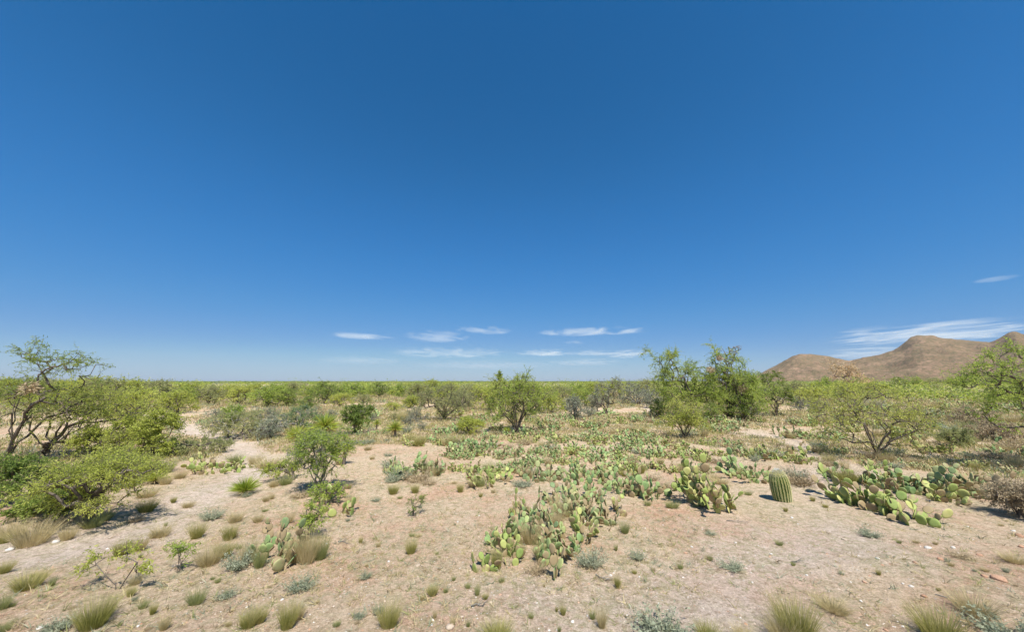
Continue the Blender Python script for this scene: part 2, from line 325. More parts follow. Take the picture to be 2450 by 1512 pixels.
# ------------------------------------------------------------------ the hills
RIDGE = [(1770,925),(1800,908),(1835,886),(1868,869),(1895,853),(1915,848),(1940,848),(1975,853),(2010,860),(2035,866),(2050,862),(2080,856),(2110,850),(2135,843),(2155,832),(2168,820),(2180,811),(2200,806),(2225,806),(2255,811),(2300,816),(2340,819),(2370,820),(2395,810),(2412,799),(2428,795),(2450,803),(2500,790),(2600,770),(2750,780),(2900,820)]
def make_hills():
    az = []; el = []
    for x, y in RIDGE:
        d = ray(x, y); az.append(math.atan2(d.x, d.y)); el.append(d.z/math.hypot(d.x, d.y))
    na, nr = 520, 170
    A = np.linspace(az[0], az[-1], na); E = np.interp(A, az, el)
    k = np.array([1, 2, 3, 2, 1])/9.0; E = np.convolve(np.pad(E, 2, 'edge'), k, 'valid')
    R = np.linspace(950, 3300, nr)
    Rr = 2000 + 260*np.sin(A*9.0) + 120*np.sin(A*23)                 # where the ridge runs
    a, r = np.meshgrid(A, R, indexing='ij'); e = E[:, None]; rr = Rr[:, None]
    t = np.where(r < rr, (r-950)/(rr-950), 1-(r-rr)/1300.0); t = np.clip(t, 0, 1)
    s = t*t*(3-2*t)*0.75 + t*0.25
    X = r*np.sin(a); Y = r*np.cos(a)
    hz = np.maximum(e, 0)*rr
    n = fbm(X/260, Y/260, 71, 5); rg = 1-np.abs(2*fbm(X/150, Y/150, 45, 4))*2
    edge = np.clip(t*4, 0, 1)*np.clip((1-t)*2.5+0.04, 0, 1)
    Z = H*s + hz*s + (n*38 + (rg-0.5)*20)*edge*np.clip(hz/120, 0.1, 1) + fbm(X/25, Y/25, 77, 4)*7*np.clip(t*3, 0, 1)
    rocks = np.clip(fbm(X/38, Y/38, 90, 3)*6-1.2, 0, 1)*np.clip(t*3-1, 0, 1)
    Z = Z + rocks*4 - 3*np.clip(1-t*12, 0, 1)
    V = np.stack([X, Y, Z], 2).reshape(-1, 3)
    i = np.arange(na-1)[:, None]; j = np.arange(nr-1)[None]
    f = np.stack([i*nr+j, i*nr+j+1, (i+1)*nr+j+1, (i+1)*nr+j], 2).reshape(-1, 4)[:, ::-1]
    m, N, L = mat('hill_slope')
    g = N.new('ShaderNodeNewGeometry'); P = g.outputs['Position']
    def noise(scale, detail, rough=0.6):
        nn = N.new('ShaderNodeTexNoise'); nn.inputs['Scale'].default_value = scale; nn.inputs['Detail'].default_value = detail; nn.inputs['Roughness'].default_value = rough; L.new(P, nn.inputs['Vector']); return nn.outputs['Fac']
    c = ramp(N, [(0.34, (.25,.18,.105)), (0.5, (.31,.21,.13)), (0.64, (.43,.28,.185))]); L.new(noise(0.012, 8, 0.7), c.inputs[0])
    sp = ramp(N, [(0.47, (0,0,0)), (0.53, (1,1,1))]); L.new(noise(0.10, 4, 0.75), sp.inputs[0])
    mx = N.new('ShaderNodeMixRGB'); mx.inputs[2].default_value = (.16,.15,.075,1); L.new(val(N, L, 'MULTIPLY', sp.outputs[0], 0.62), mx.inputs[0]); L.new(c.outputs[0], mx.inputs[1])
    sr = ramp(N, [(0.60, (0,0,0)), (0.68, (1,1,1))]); L.new(noise(0.05, 7, 0.75), sr.inputs[0])
    mr = N.new('ShaderNodeMixRGB'); mr.inputs[2].default_value = (.56,.42,.32,1); L.new(val(N, L, 'MULTIPLY', sr.outputs[0], 0.6), mr.inputs[0]); L.new(mx.outputs[0], mr.inputs[1])
    d = N.new('ShaderNodeBsdfDiffuse'); L.new(mr.outputs[0], d.inputs['Color'])
    b = N.new('ShaderNodeBump'); b.inputs['Strength'].default_value = 1.0; b.inputs['Distance'].default_value = 9.0; L.new(noise(0.09, 6, 0.8), b.inputs['Height']); L.new(b.outputs[0], d.inputs['Normal'])
    o = N.new('ShaderNodeOutputMaterial'); L.new(d.outputs[0], o.inputs[0])
    h = mesh_obj('hills', np_mesh('hills', V, [f], m, smooth=True)); tag(h, 'dry brown rocky desert hills', kind='structure')
make_hills()

# ------------------------------------------------------------------ clouds: thin ice cloud lenses high over the plain
def cloud_mat():
    m, N, L = mat('thin_cloud')
    tc = N.new('ShaderNodeTexCoord'); oi = N.new('ShaderNodeObjectInfo')
    g = N.new('ShaderNodeNewGeometry')
    mp = N.new('ShaderNodeMapping'); mp.inputs['Scale'].default_value = (1/2600, 1/5200, 1/2600); L.new(g.outputs['Position'], mp.inputs[0])
    n = N.new('ShaderNodeTexNoise'); n.inputs['Scale'].default_value = 1.6; n.inputs['Detail'].default_value = 7; n.inputs['Roughness'].default_value = 0.6; n.inputs['Distortion'].default_value = 0.6
    L.new(mp.outputs[0], n.inputs['Vector'])
    sx = N.new('ShaderNodeSeparateXYZ'); L.new(tc.outputs['Object'], sx.inputs[0])
    rad = val(N, L, 'SQRT', val(N, L, 'ADD', val(N, L, 'POWER', val(N, L, 'ABSOLUTE', sx.outputs[0]), 2.0), val(N, L, 'POWER', val(N, L, 'ABSOLUTE', sx.outputs[1]), 2.0)))
    fall = val(N, L, 'SUBTRACT', 1.0, rad)
    a = val(N, L, 'ADD', val(N, L, 'MULTIPLY', fall, 0.75), val(N, L, 'MULTIPLY', val(N, L, 'SUBTRACT', n.outputs['Fac'], 0.50), 3.2))
    a = val(N, L, 'MULTIPLY', a, val(N, L, 'MINIMUM', val(N, L, 'MULTIPLY', fall, 3.0), 1.0))
    cl = N.new('ShaderNodeClamp'); L.new(a, cl.inputs[0])
    al = val(N, L, 'MULTIPLY', val(N, L, 'MULTIPLY', cl.outputs[0], 0.5), val(N, L, 'MULTIPLY', oi.outputs['Alpha'], 1.0))
    df = N.new('ShaderNodeBsdfDiffuse'); df.inputs[0].default_value = (.95,.95,.95,1); tr = N.new('ShaderNodeBsdfTranslucent'); tr.inputs[0].default_value = (.95,.95,.95,1)
    m1 = N.new('ShaderNodeMixShader'); m1.inputs[0].default_value = 0.5; L.new(df.outputs[0], m1.inputs[1]); L.new(tr.outputs[0], m1.inputs[2])
    tp = N.new('ShaderNodeBsdfTransparent'); m2 = N.new('ShaderNodeMixShader'); L.new(al, m2.inputs[0]); L.new(tp.outputs[0], m2.inputs[1]); L.new(m1.outputs[0], m2.inputs[2])
    o = N.new('ShaderNodeOutputMaterial'); L.new(m2.outputs[0], o.inputs[0]); return m
def lens_mesh(m):
    na, nr = 48, 10; V = []; 
    for sgn in (1, -1):
        for i in range(nr+1):
            rr = i/nr
            for j in range(na):
                t = j*2*math.pi/na; V.append((rr*math.cos(t), rr*math.sin(t), sgn*(1-rr*rr)*0.5))
    Fs = []
    for s in (0, 1):
        o = s*(nr+1)*na
        for i in range(nr):
            for j in range(na):
                q = [o+i*na+j, o+i*na+(j+1) % na, o+(i+1)*na+(j+1) % na, o+(i+1)*na+j]; Fs.append(q if s else q[::-1])
    return np_mesh('cloud', np.array(V), [np.array(Fs)], m, smooth=True)
CM = lens_mesh(cloud_mat()); ALT = 3000
def hit_alt(x, y):
    d = ray(x, y); t = (ALT-H)/d.z; return d.x*t, d.y*t, t
for (x, y, wd, hd, al, lab) in [
    (870, 803, 175, 22, .55, 'short white streak, leftmost of the clouds above the plain'),
    (1048, 804, 170, 34, .42, 'soft double wisp of cloud left of the brightest small cloud'),
    (1157, 789, 150, 26, .60, 'small bright feathery cloud, highest above the centre of the plain'),
    (1415, 793, 290, 24, .62, 'long thin white cloud streak between centre wisp and tall mesquite'),
    (1381, 820, 70, 12, .35, 'tiny faint puff of cloud below the long thin streak'),
    (1075, 843, 330, 30, .42, 'long pale layered cloud streak low over the left centre'),
    (1311, 844, 165, 20, .62, 'flat oval white cloud directly over the round green mesquite'),
    (1420, 844, 110, 16, .45, 'small flat cloud between two brighter flat clouds'),
    (1500, 846, 130, 24, .60, 'flat white cloud touching the tall mesquite from the left'),
    (1400, 866, 210, 20, .35, 'very faint low cloud band under the row of flat clouds'),
    (1160, 872, 420, 24, .28, 'broad faint veil of cloud lowest over the horizon centre'),
    (870, 862, 260, 24, .22, 'faint low haze cloud left of the layered streak'),
    (2210, 795, 640, 58, .78, 'large long white cloud behind the highest brown hill'),
    (2085, 843, 300, 40, .55, 'pale cloud filling the saddle between the two hills'),
    (2385, 667, 140, 14, .30, 'lone thin wisp of cloud high above the hills')]:
    xa, ya, ta = hit_alt(x, y-hd/2); xb, yb, tb = hit_alt(x, min(y+hd/2, 902)); xc, yc, tcn = hit_alt(x, y)
    o = mesh_obj('cloud', CM); ctr = Vector(((xa+xb)/2, (ya+yb)/2, ALT)); o.location = ctr
    dist = math.hypot(xb-xa, yb-ya)/2; wid = wd/F*tcn/2
    th = math.atan2(yc, xc)-math.pi/2
    o.rotation_euler = (0, 0, th); o.scale = (wid*math.cos(th), dist, 60); o.color = (1, 1, 1, al)
    tag(o, lab, 'cloud', 'thin clouds low in the sky')

# ------------------------------------------------------------------ trees and bushes
def skeleton(rng, lobes, ntips, stems=4, step=0.22, jit=0.12, stem_spread=0.25, lowz=0.12):
    nodes = [np.array([0, 0, -0.08])]; par = [-1]; plen = [0.0]
    L = np.array(lobes, float); vol = np.cbrt(L[:, 3]*L[:, 4]*L[:, 5])**2; vol /= vol.sum()
    li = rng.choice(len(L), ntips, p=vol)
    u = unit(rng.normal(size=(ntips, 3)))*(rng.random(ntips)**(1/2.4))[:, None]
    T = L[li, :3] + u*L[li, 3:6]
    nc = max(6, ntips//9); cc = rng.integers(nc, size=ntips); u2 = unit(rng.normal(size=(nc, 3)))*(rng.random(nc)**(1/2.8))[:, None]; l2 = rng.choice(len(L), nc, p=vol)
    CC = L[l2, :3] + u2*L[l2, 3:6]; Lm = L[l2[cc], 3:6]
    inc = rng.random(ntips) < 0.72
    T = np.where(inc[:, None], CC[cc] + rng.normal(size=(ntips, 3))*Lm*0.15, T)
    sh = rng.random(ntips) < 0.10; base_c = L[li, :3]; T = np.where(sh[:, None], base_c + (T-base_c)*[1.22, 1.22, 1.30], T)
    T[:, 2] = np.maximum(T[:, 2], lowz + rng.random(ntips)*0.2)
    ztop = (L[:, 2]).mean()
    def add(idx, tgt):
        p = nodes[idx]; v = tgt-p; dist = np.linalg.norm(v); n = max(1, int(math.ceil(dist/step)))
        if par[idx] >= 0: d0 = unit(p-nodes[par[idx]])
        else: d0 = np.array([0, 0, 1.0])
        c1 = p + d0*dist*0.35; prev = idx
        for k in range(1, n+1):
            t = k/n; q = (1-t)**2*p + 2*t*(1-t)*c1 + t*t*tgt
            if k < n: q = q + rng.normal(size=3)*jit*step
            nodes.append(q); par.append(prev); plen.append(plen[prev]+dist/n); prev = len(nodes)-1
        return prev
    for s in range(stems):
        l = L[rng.integers(len(L))]; a = 2*math.pi*(s+rng.random()*0.6)/stems
        tgt = np.array([l[0]*0.6 + l[3]*stem_spread*math.cos(a)*1.6, l[1]*0.6 + l[4]*stem_spread*math.sin(a)*1.6, max(0.3, l[2]*(0.55+0.3*rng.random()))])
        add(0, tgt)
    T = T[np.argsort(np.linalg.norm(T, axis=1))]
    tips = []
    for t in T:
        NN = np.array(nodes); d = np.linalg.norm(NN-t, axis=1) + 0.18*np.array(plen) + np.where(NN[:, 2] > t[2]+0.15, 0.35, 0)
        d[0] += 0.15
        tips.append(add(int(np.argmin(d)), t))
    return np.array(nodes), np.array(par), tips
def tree_meshes(seed, lobes, ntips, leaf_n, leaf_l, leaf_w, leafmat, barkmat, stems=4, r_tip=0.006, spray=0.22, droop=0.6, step=0.22, jit=0.14, sides=4, extra=None, bare=0.0, rexp=0.46, spread=0.25, lowz=.12):
    rng = np.random.default_rng(seed)
    Nn, par, tips = skeleton(rng, lobes, ntips, stems, step, jit, spread, lowz)
    cnt = np.zeros(len(Nn)); 
    for t in tips:
        k = t
        while k >= 0: cnt[k] += 1; k = par[k]
    rad = r_tip*np.maximum(cnt, 1)**rexp
    idx = np.where((par >= 0) & (cnt > 0))[0]
    ra = np.minimum(rad[par[idx]], rad[idx]*1.5)
    parts = [tubes(Nn[par[idx]], Nn[idx], ra, rad[idx], sides)]
    # fine twigs out of the outer branches
    outer = np.where((cnt <= 3) & (par >= 0))[0]
    keep = outer[rng.random(len(outer)) > bare]
    ntw = max(1, int(leaf_n/14)); src = rng.choice(keep, ntw)
    up = unit(Nn[src]-Nn[par[src]])
    dirs = unit(up + rng.normal(size=(ntw, 3))*0.75 + [0, 0, 0.1]); tl = spray*(0.5+rng.random(ntw))
    a = Nn[src]; mid = a + dirs*(tl*0.55)[:, None]; end = mid + unit(dirs - [0, 0, droop*0.8])*(tl*0.55)[:, None]
    parts.append(tubes(a, mid, np.full(ntw, r_tip*0.6), np.full(ntw, r_tip*0.4), 3)); parts.append(tubes(mid, end, np.full(ntw, r_tip*0.4), np.full(ntw, r_tip*0.25), 3))
    V, Fs = join(parts); trunk = np_mesh('trunk', V, Fs, barkmat, smooth=True)
    k = rng.integers(ntw, size=leaf_n); t = rng.random(leaf_n)[:, None]
    P = np.where(t < .5, a[k]+(mid[k]-a[k])*t*2, mid[k]+(end[k]-mid[k])*(t-.5)*2) + rng.normal(size=(leaf_n, 3))*0.012
    D = dirs[k]*0.5 + rng.normal(size=(leaf_n, 3))*0.7 - [0, 0, droop]
    cm = leafmat if isinstance(leafmat, (list, tuple)) else [leafmat]
    lv, lf = leaves(P, D, leaf_l*(0.6+0.8*rng.random(leaf_n)), leaf_w*(0.6+0.8*rng.random(leaf_n)), rng)
    crown = np_mesh('crown', lv, [lf], cm)
    return trunk, crown
def ball_clump(seed, r, n, m, ll=0.05, lw=0.03):
    rng = np.random.default_rng(seed); P = unit(rng.normal(size=(n, 3)))*(rng.random(n)**0.4*r)[:, None]*[1, 1, .85]
    v, f = leaves(P, P+rng.normal(size=(n, 3))*r*0.6, ll*(.6+.8*rng.random(n)), lw*(.6+.8*rng.random(n)), rng)
    return np_mesh('mistletoe', v, [f], m)
def make_tree(name, loc, tm, rz=0, s=1.0):
    o = empty(name, loc, rz, s); mesh_obj('trunk', tm[0], o); mesh_obj('crown', tm[1], o); return o
def px(n, t): return n*t/F

# the single trees and bushes of the photograph: x, y of the base; lobes as (dx, top-down dy, rx, ry) in photo pixels from the base
def hero(name, cat, xb, yb, lobes, label, mats, ntips=150, leaf_n=9000, ll=.075, lw=.024, stems=4, depth=1.0, seed=1, lean_back=0.0, group='green mesquites and shrubs', bark='bark', **kw):
    P, t = at(xb, yb); LB = []
    for (dx, dy, rx, ry) in lobes:
        X = px(dx, t); Z = px(-dy, t)*1.0; sp_ = kw.get('spray', .22)*.45; RX = max(px(rx, t)-sp_, px(rx, t)*.55); RZ = max(px(ry, t)-sp_*.8, px(ry, t)*.55)
        LB.append((X, lean_back, max(Z, 0.1), RX, RX*depth, RZ))
    tm = tree_meshes(seed, LB, ntips, leaf_n, ll, lw, mats, M[bark], stems=stems, **kw)
    o = make_tree(name, P, tm); reg(o, cat, '', cat, group, label); return o, P, t

G1 = 'mesquite trees and bushes in the near and middle ground'
hero('mesquite_tree', 'tree', 12, 1108, [(75,-235,70,45),(130,-225,60,35),(20,-260,45,40),(10,-175,70,40),(60,-150,110,60)], 'tall sparse mesquite on the left edge with branches above the horizon', M['mesq_d'], 200, 7500, .06, .018, stems=5, seed=11, r_tip=.0055, spray=.3, rexp=.46, group=G1, bare=.1)
hero('mesquite_tree', 'tree', 108, 1092, [(60,-110,100,60),(150,-120,80,50),(120,-60,110,45),(0,-120,90,50),(180,-60,50,50)], 'broad yellow green mesquite with diagonal trunks near the left edge', M['mesq_y'], 360, 17000, .055, .016, stems=6, seed=12, r_tip=.005, spray=.28, rexp=.46, group=G1, spread=.5)
hero('mesquite_bush', 'bush', 262, 1095, [(0,-50,62,45),(30,-75,40,25),(-50,-40,40,35)], 'dense olive bush right of the diagonal mesquite trunks', M['mesq_y'], 140, 8000, seed=13, group=G1)
hero('mesquite_bush', 'bush', 362, 1098, [(0,-60,42,60),(5,-100,28,30)], 'pale yellow green upright bush behind the green yucca tuft', M['mesq_y'], 110, 8000, seed=14, group=G1, spray=.25)
hero('mesquite_tree', 'tree', 196, 1262, [(0,-110,95,50),(60,-125,70,40),(-50,-80,60,45),(20,-60,70,30)], 'bright green mesquite with a short thick trunk in the left foreground', [M['mesq_y']], 300, 17000, .045, .013, stems=3, seed=15, r_tip=.0055, rexp=.52, group=G1, spray=.2)
hero('evergreen_shrub', 'shrub', 55, 1212, [(0,-60,75,50),(60,-45,50,40),(-60,-70,50,50)], 'deep green leafy shrub low in the left corner thicket', [M['mesq_d']], 200, 14000, .05, .022, seed=16, group=G1, spray=.14, droop=.2)
hero('evergreen_shrub', 'shrub', 135, 1240, [(0,-35,50,30),(-50,-25,40,25)], 'low dark green shrub left of the short thick mesquite trunk', M['mesq_d'], 120, 12000, .05, .03, seed=17, group=G1, spray=.12, droop=.2)
hero('mesquite_bush', 'bush', 330, 1150, [(0,-35,60,28),(-70,-45,55,30)], 'low yellow green bush on the edge of the left thicket', M['mesq_y'], 120, 9000, .05, .02, seed=18, group=G1)
hero('mesquite_tree', 'tree', 762, 1178, [(0,-85,66,52),(-25,-125,38,28),(30,-120,38,28),(-40,-75,32,38),(42,-80,30,40)], 'narrow bright mesquite with thin forked stems left of centre', M['mesq'], 210, 12500, .05, .013, stems=9, seed=21, r_tip=.0065, rexp=.30, group=G1, spray=.2, bark='barkg', lowz=.5)
hero('mesquite_tree', 'tree', 850, 1040, [(0,-55,36,20),(-15,-45,25,18),(10,-30,30,20)], 'small flat topped mesquite with dark bare stems beside the round yucca', M['mesq_d'], 110, 5000, .11, .035, stems=8, seed=22, group=G1, r_tip=.009, lowz=.5, rexp=.30)
hero('mesquite_bush', 'bush', 1062, 1006, [(0,-45,62,34),(-40,-50,30,30),(40,-40,30,30),(10,-70,35,14)], 'wide olive bush with dark arching stems left of the round mesquite', M['olive'], 220, 9000, .10, .022, stems=11, seed=23, group=G1, r_tip=.013, spray=.4, lowz=.8, rexp=.30)
hero('mesquite_tree', 'tree', 1236, 1036, [(0,-85,78,48),(-35,-60,45,40),(45,-70,38,42),(-20,-115,40,18),(25,-105,40,22)], 'large round green mesquite standing in the middle of the cactus field', M['mesq'], 330, 17000, .08, .02, stems=11, seed=24, group=G1, r_tip=.010, spray=.35, lowz=.5, rexp=.31)
hero('mesquite_tree', 'tree', 1200, 1000, [(0,-98,12,16),(-5,-80,12,20)], 'spindly mesquite top sticking out above the large round mesquite', M['mesq_d'], 26, 700, .14, .05, stems=2, seed=25, group=G1, r_tip=.012)
hero('whitethorn_tree', 'tree', 1452, 992, [(5,-45,42,30),(25,-70,26,16),(-22,-30,25,25)], 'dark sparse thorn tree with a rusty clump in its branches', M['grey'], 170, 3800, .12, .035, stems=3, seed=26, group=G1, r_tip=.010, rexp=.42, spray=.35)
hero('whitethorn_bush', 'bush', 1374, 1006, [(0,-32,34,22),(5,-15,20,20)], 'blue grey leafless thorn bush right of the round mesquite', M['grey'], 150, 3000, .11, .03, stems=7, seed=27, group='grey leafless brush', bark='barkg', r_tip=.009, spray=.25)
hero('mesquite_bush', 'bush', 1640, 1048, [(0,-60,48,36),(-25,-50,36,28),(25,-45,36,34)], 'feathery olive green bush in front of the tallest mesquite', M['mesq_y'], 220, 10000, .07, .018, stems=9, seed=28, group=G1, r_tip=.007, spray=.28, lowz=.5, rexp=.30)
hero('mesquite_tree', 'tree', 1655, 1002, [(-45,-140,36,42),(-25,-160,25,20),(-60,-90,38,36),(5,-110,35,36),(-10,-60,66,46),(-55,-55,42,32),(40,-80,55,42),(-30,-105,50,34)], 'left half of the tallest mesquite clump, with a blue green top', [M['mesq']], 420, 24000, .095, .028, stems=5, seed=29, group=G1, r_tip=.009, spray=.45, rexp=.46)
hero('mesquite_tree', 'tree', 1745, 1004, [(-20,-150,26,24),(15,-130,36,36),(50,-95,30,36),(-10,-90,45,45),(35,-50,60,44),(-35,-50,50,42),(60,-75,42,40),(10,-100,55,34)], 'right half of the tallest mesquite clump, with bare twisted top twigs', [M['mesq']], 460, 26000, .095, .028, stems=5, seed=30, group=G1, r_tip=.009, spray=.45, rexp=.46, bare=.12)
hero('dead_tree', 'tree', 1750, 1002, [(20,-165,40,16),(-5,-120,40,40)], 'bare grey dead branches standing out of the tallest mesquite clump', M['brown'], 70, 250, .1, .03, stems=3, seed=31, group=G1, bark='barkg', r_tip=.014, jit=.4)
hero('mesquite_tree', 'tree', 1860, 998, [(0,-72,36,34),(-15,-50,25,25),(20,-55,22,28)], 'small bright mesquite with several dark trunks right of the tallest clump', M['mesq_d'], 190, 10000, .085, .025, stems=5, seed=32, group=G1, r_tip=.008, lowz=.7, rexp=.44)
hero('dead_tree', 'tree', 2038, 950, [(-15,-58,32,22),(10,-45,30,25)], 'dry orange brown tree standing before the saddle of the hills', M['orange'], 130, 3000, .26, .08, stems=3, seed=33, group=G1, r_tip=.014, spray=.8, rexp=.42)
hero('mesquite_tree', 'tree', 2100, 1096, [(-10,-110,120,42),(-90,-95,66,40),(80,-90,66,45),(0,-150,90,22),(-70,-50,50,25),(70,-45,50,28)], 'wide open mesquite with spreading thin branches on the right', M['mesq_y'], 300, 13000, .06, .015, stems=10, seed=34, group=G1, r_tip=.0075, spray=.3, rexp=.32, spread=.45)
P_, t_ = at(2560, 1130)
hero('mesquite_tree', 'tree', 2560, 1130, [(-110,-215,85,70),(-40,-255,100,50),(-130,-125,50,55),(-20,-150,100,70),(70,-200,90,80)], 'bright green mesquite branches entering at the right edge before the hills', M['mesq'], 330, 17000, .06, .022, stems=5, seed=35, group=G1, r_tip=.006, spray=.3)
hero('brittle_bush', 'bush', 2380, 1058, [(0,-25,45,24)], 'dark brown round dry bush at the right edge in the cactus field', M['brown'], 130, 6500, .07, .02, seed=36, group='dry brown bushes', spray=.15)
hero('brittle_bush', 'bush', 2300, 1070, [(0,-25,38,24)], 'olive brown twiggy bush behind the right hand prickly pear bank', M['olive'], 120, 5500, .07, .02, seed=37, group='dry brown bushes', spray=.15)
hero('brittle_bush', 'bush', 2320, 1020, [(0,-22,38,20)], 'faded pinkish brown dry bush left of the dark brown round bush', M['brown'], 120, 6000, .08, .02, seed=38, group='dry brown bushes', spray=.15)
hero('brittle_bush', 'bush', 2440, 1240, [(0,-45,50,35)], 'dry reddish brown bush cut by the right edge above the stony slope', M['brown'], 130, 7500, .05, .012, seed=39, group='dry brown bushes', spray=.15)
hero('thorn_bush', 'bush', 560, 1052, [(0,-38,60,34),(-45,-30,34,28),(50,-25,34,24)], 'grey brown twiggy thicket with a green tip left of the blue grey bush', [M['olive']], 320, 7000, .075, .022, stems=8, seed=40, group='grey leafless brush', bark='barkg', r_tip=.005, spray=.22)
hero('thorn_bush', 'bush', 545, 1048, [(0,-52,28,24)], 'green twiggy bush growing up through the grey thicket', M['mesq'], 80, 2600, .08, .025, seed=41, group=G1)
hero('thorn_bush', 'bush', 648, 1050, [(0,-26,36,24)], 'smaller grey green bush between the grey thicket and the narrow mesquite', M['greygr'], 150, 4500, .07, .02, stems=7, seed=42, group='grey leafless brush', bark='barkg', r_tip=.008, spray=.2)
hero('thorn_bush', 'bush', 715, 1038, [(0,-40,42,30),(60,-28,34,22)], 'blue grey smoky bush behind the twin yucca heads', M['mesq_b'], 170, 6500, .085, .022, stems=7, seed=43, group='grey leafless brush', bark='barkg', r_tip=.008)
hero('thorn_bush', 'bush', 1520, 968, [(0,-25,45,24),(40,-20,30,20)], 'grey olive brush left of the tallest mesquite clump', M['grey'], 220, 5500, .15, .04, stems=6, seed=44, group='grey leafless brush', bark='barkg', r_tip=.014, spray=.35)
hero('desert_shrub', 'shrub', 470, 1082, [(0,-18,60,16),(50,-15,30,14)], 'low olive green shrub mat behind the pink wash on the left', M['olive'], 140, 7500, .06, .02, seed=45, group='low shrubs', spray=.15)
hero('desert_shrub', 'shrub', 1125, 1040, [(0,-22,34,20)], 'light green soft shrub beside the large round mesquite', M['mesq_y'], 110, 5500, .07, .022, seed=46, group='low shrubs', spray=.18)
hero('desert_shrub', 'shrub', 700, 1150, [(-30,-22,36,20)], 'thin pale green shrub left of the narrow mesquite stems', M['mesq_y'], 80, 2500, .05, .016, seed=47, group='low shrubs', spray=.15)
hero('desert_shrub', 'shrub', 780, 1205, [(0,-18,40,14)], 'low green growth at the foot of the narrow mesquite', M['mesq'], 90, 2500, .04, .016, seed=48, group='low shrubs', spray=.12)
hero('desert_shrub', 'shrub', 740, 1290, [(10,-50,26,36),(-10,-40,20,30)], 'wispy green shrub above the dry grass of the withered cactus clump', M['mesq'], 60, 1500, .04, .014, seed=49, group='low shrubs', spray=.15, r_tip=.003)
hero('mesquite_sapling', 'shrub', 278, 1412, [(-70,-55,45,24),(20,-75,50,24),(50,-25,30,20),(-40,-12,30,12)], 'nearly bare forked sapling lying low in the left foreground', M['mesq_y'], 50, 700, .04, .014, stems=2, seed=50, group='low shrubs', spray=.12, r_tip=.0018, bare=.2, rexp=.42)
hero('mesquite_sapling', 'shrub', 425, 1372, [(0,-40,34,26)], 'small thin sapling with dull leaves between grass tufts at left', M['mesq'], 40, 600, .035, .012, stems=3, seed=51, group='low shrubs', spray=.12, r_tip=.0016, rexp=.42)
hero('mesquite_sapling', 'shrub', 990, 1235, [(0,-24,30,18)], 'small open green sprig on bare soil left of the centre cactus', M['mesq_d'], 26, 500, .035, .010, stems=5, seed=52, group='low shrubs', spray=.1, r_tip=.003)
# the rusty mistletoe clumps hanging in the branches
for k, (x, y, yb, r, host, lab) in enumerate([(1470, 942, 992, 8, 0, 'rusty orange mistletoe clump in the dark sparse thorn tree'), (1722, 858, 1004, 6, 0, 'small orange brown mistletoe clump high in the tallest mesquite'), (1778, 930, 1004, 10, 0, 'largest rusty mistletoe clump low in the tallest mesquite clump'), (1700, 885, 1004, 8, 0, 'brownish mistletoe clump in the middle of the tallest mesquite clump'), (72, 930, 1108, 15, 0, 'reddish brown twig clump in the tall sparse mesquite at left')]):
    P, t = at(x, yb); d = ray(x, y); q = Vector((0, 0, H)) + d*(t-0.3)
    o = mesh_obj('mistletoe', ball_clump(60+k, px(r, t), 260, M['brown'], .11, .035), loc=q)
    tag(o, lab, 'mistletoe', 'mistletoe clumps in the branches')

# ------------------------------------------------------------------ prickly pear
def pad_geo(seg=14, rings=3, L=0.25, W=0.19, T=0.026, seed=0):
    """obovate flat pad standing on its narrow end"""
    rng = np.random.default_rng(seed); V = []; Fs = []
    prof = [(0.0, 1.0), (0.55, 0.93), (0.85, 0.62), (1.0, 0.0)][:rings+1] if rings == 3 else [(0.0, 1.0), (0.75, 0.75), (1.0, 0.0)]
    th = np.arange(seg)*2*np.pi/seg
    ex = 0.5*W*np.sin(th)*(1+0.16*np.cos(th)); ez = 0.5*L*np.cos(th)+0.5*L
    cz = 0.52*L; wob = 1+0.03*rng.normal(size=seg)
    rows = [s for s in prof[::-1] if s[0] > 0]
    idx = []
    V.append((0, -T/2, cz)); 
    front = []; back = []
    for (r, h) in [p for p in prof if 0 < p[0] < 1]:
        front.append(len(V)); V += [(ex[k]*r*wob[k], -T/2*h, cz+(ez[k]-cz)*r) for k in range(seg)]
    rim = len(V); V += [(ex[k]*wob[k], 0, ez[k]) for k in range(seg)]
    for (r, h) in [p for p in prof if 0 < p[0] < 1][::-1]:
        back.append(len(V)); V += [(ex[k]*r*wob[k], T/2*h, cz+(ez[k]-cz)*r) for k in range(seg)]
    V.append((0, T/2, cz)); last = len(V)-1
    chain = front+[rim]+back; T3 = []; Q = []
    for k in range(seg):
        k2 = (k+1) % seg
        T3.append((0, chain[0]+k, chain[0]+k2)); T3.append((last, chain[-1]+k2, chain[-1]+k))
        for a, b in zip(chain[:-1], chain[1:]): Q.append((a+k, b+k, b+k2, a+k2))
    V = np.array(V, float); V[:, 1] += 0.012*np.sin(V[:, 0]*14+seed)*V[:, 2]/L     # slight warp
    return V, np.array(T3), np.array(Q)
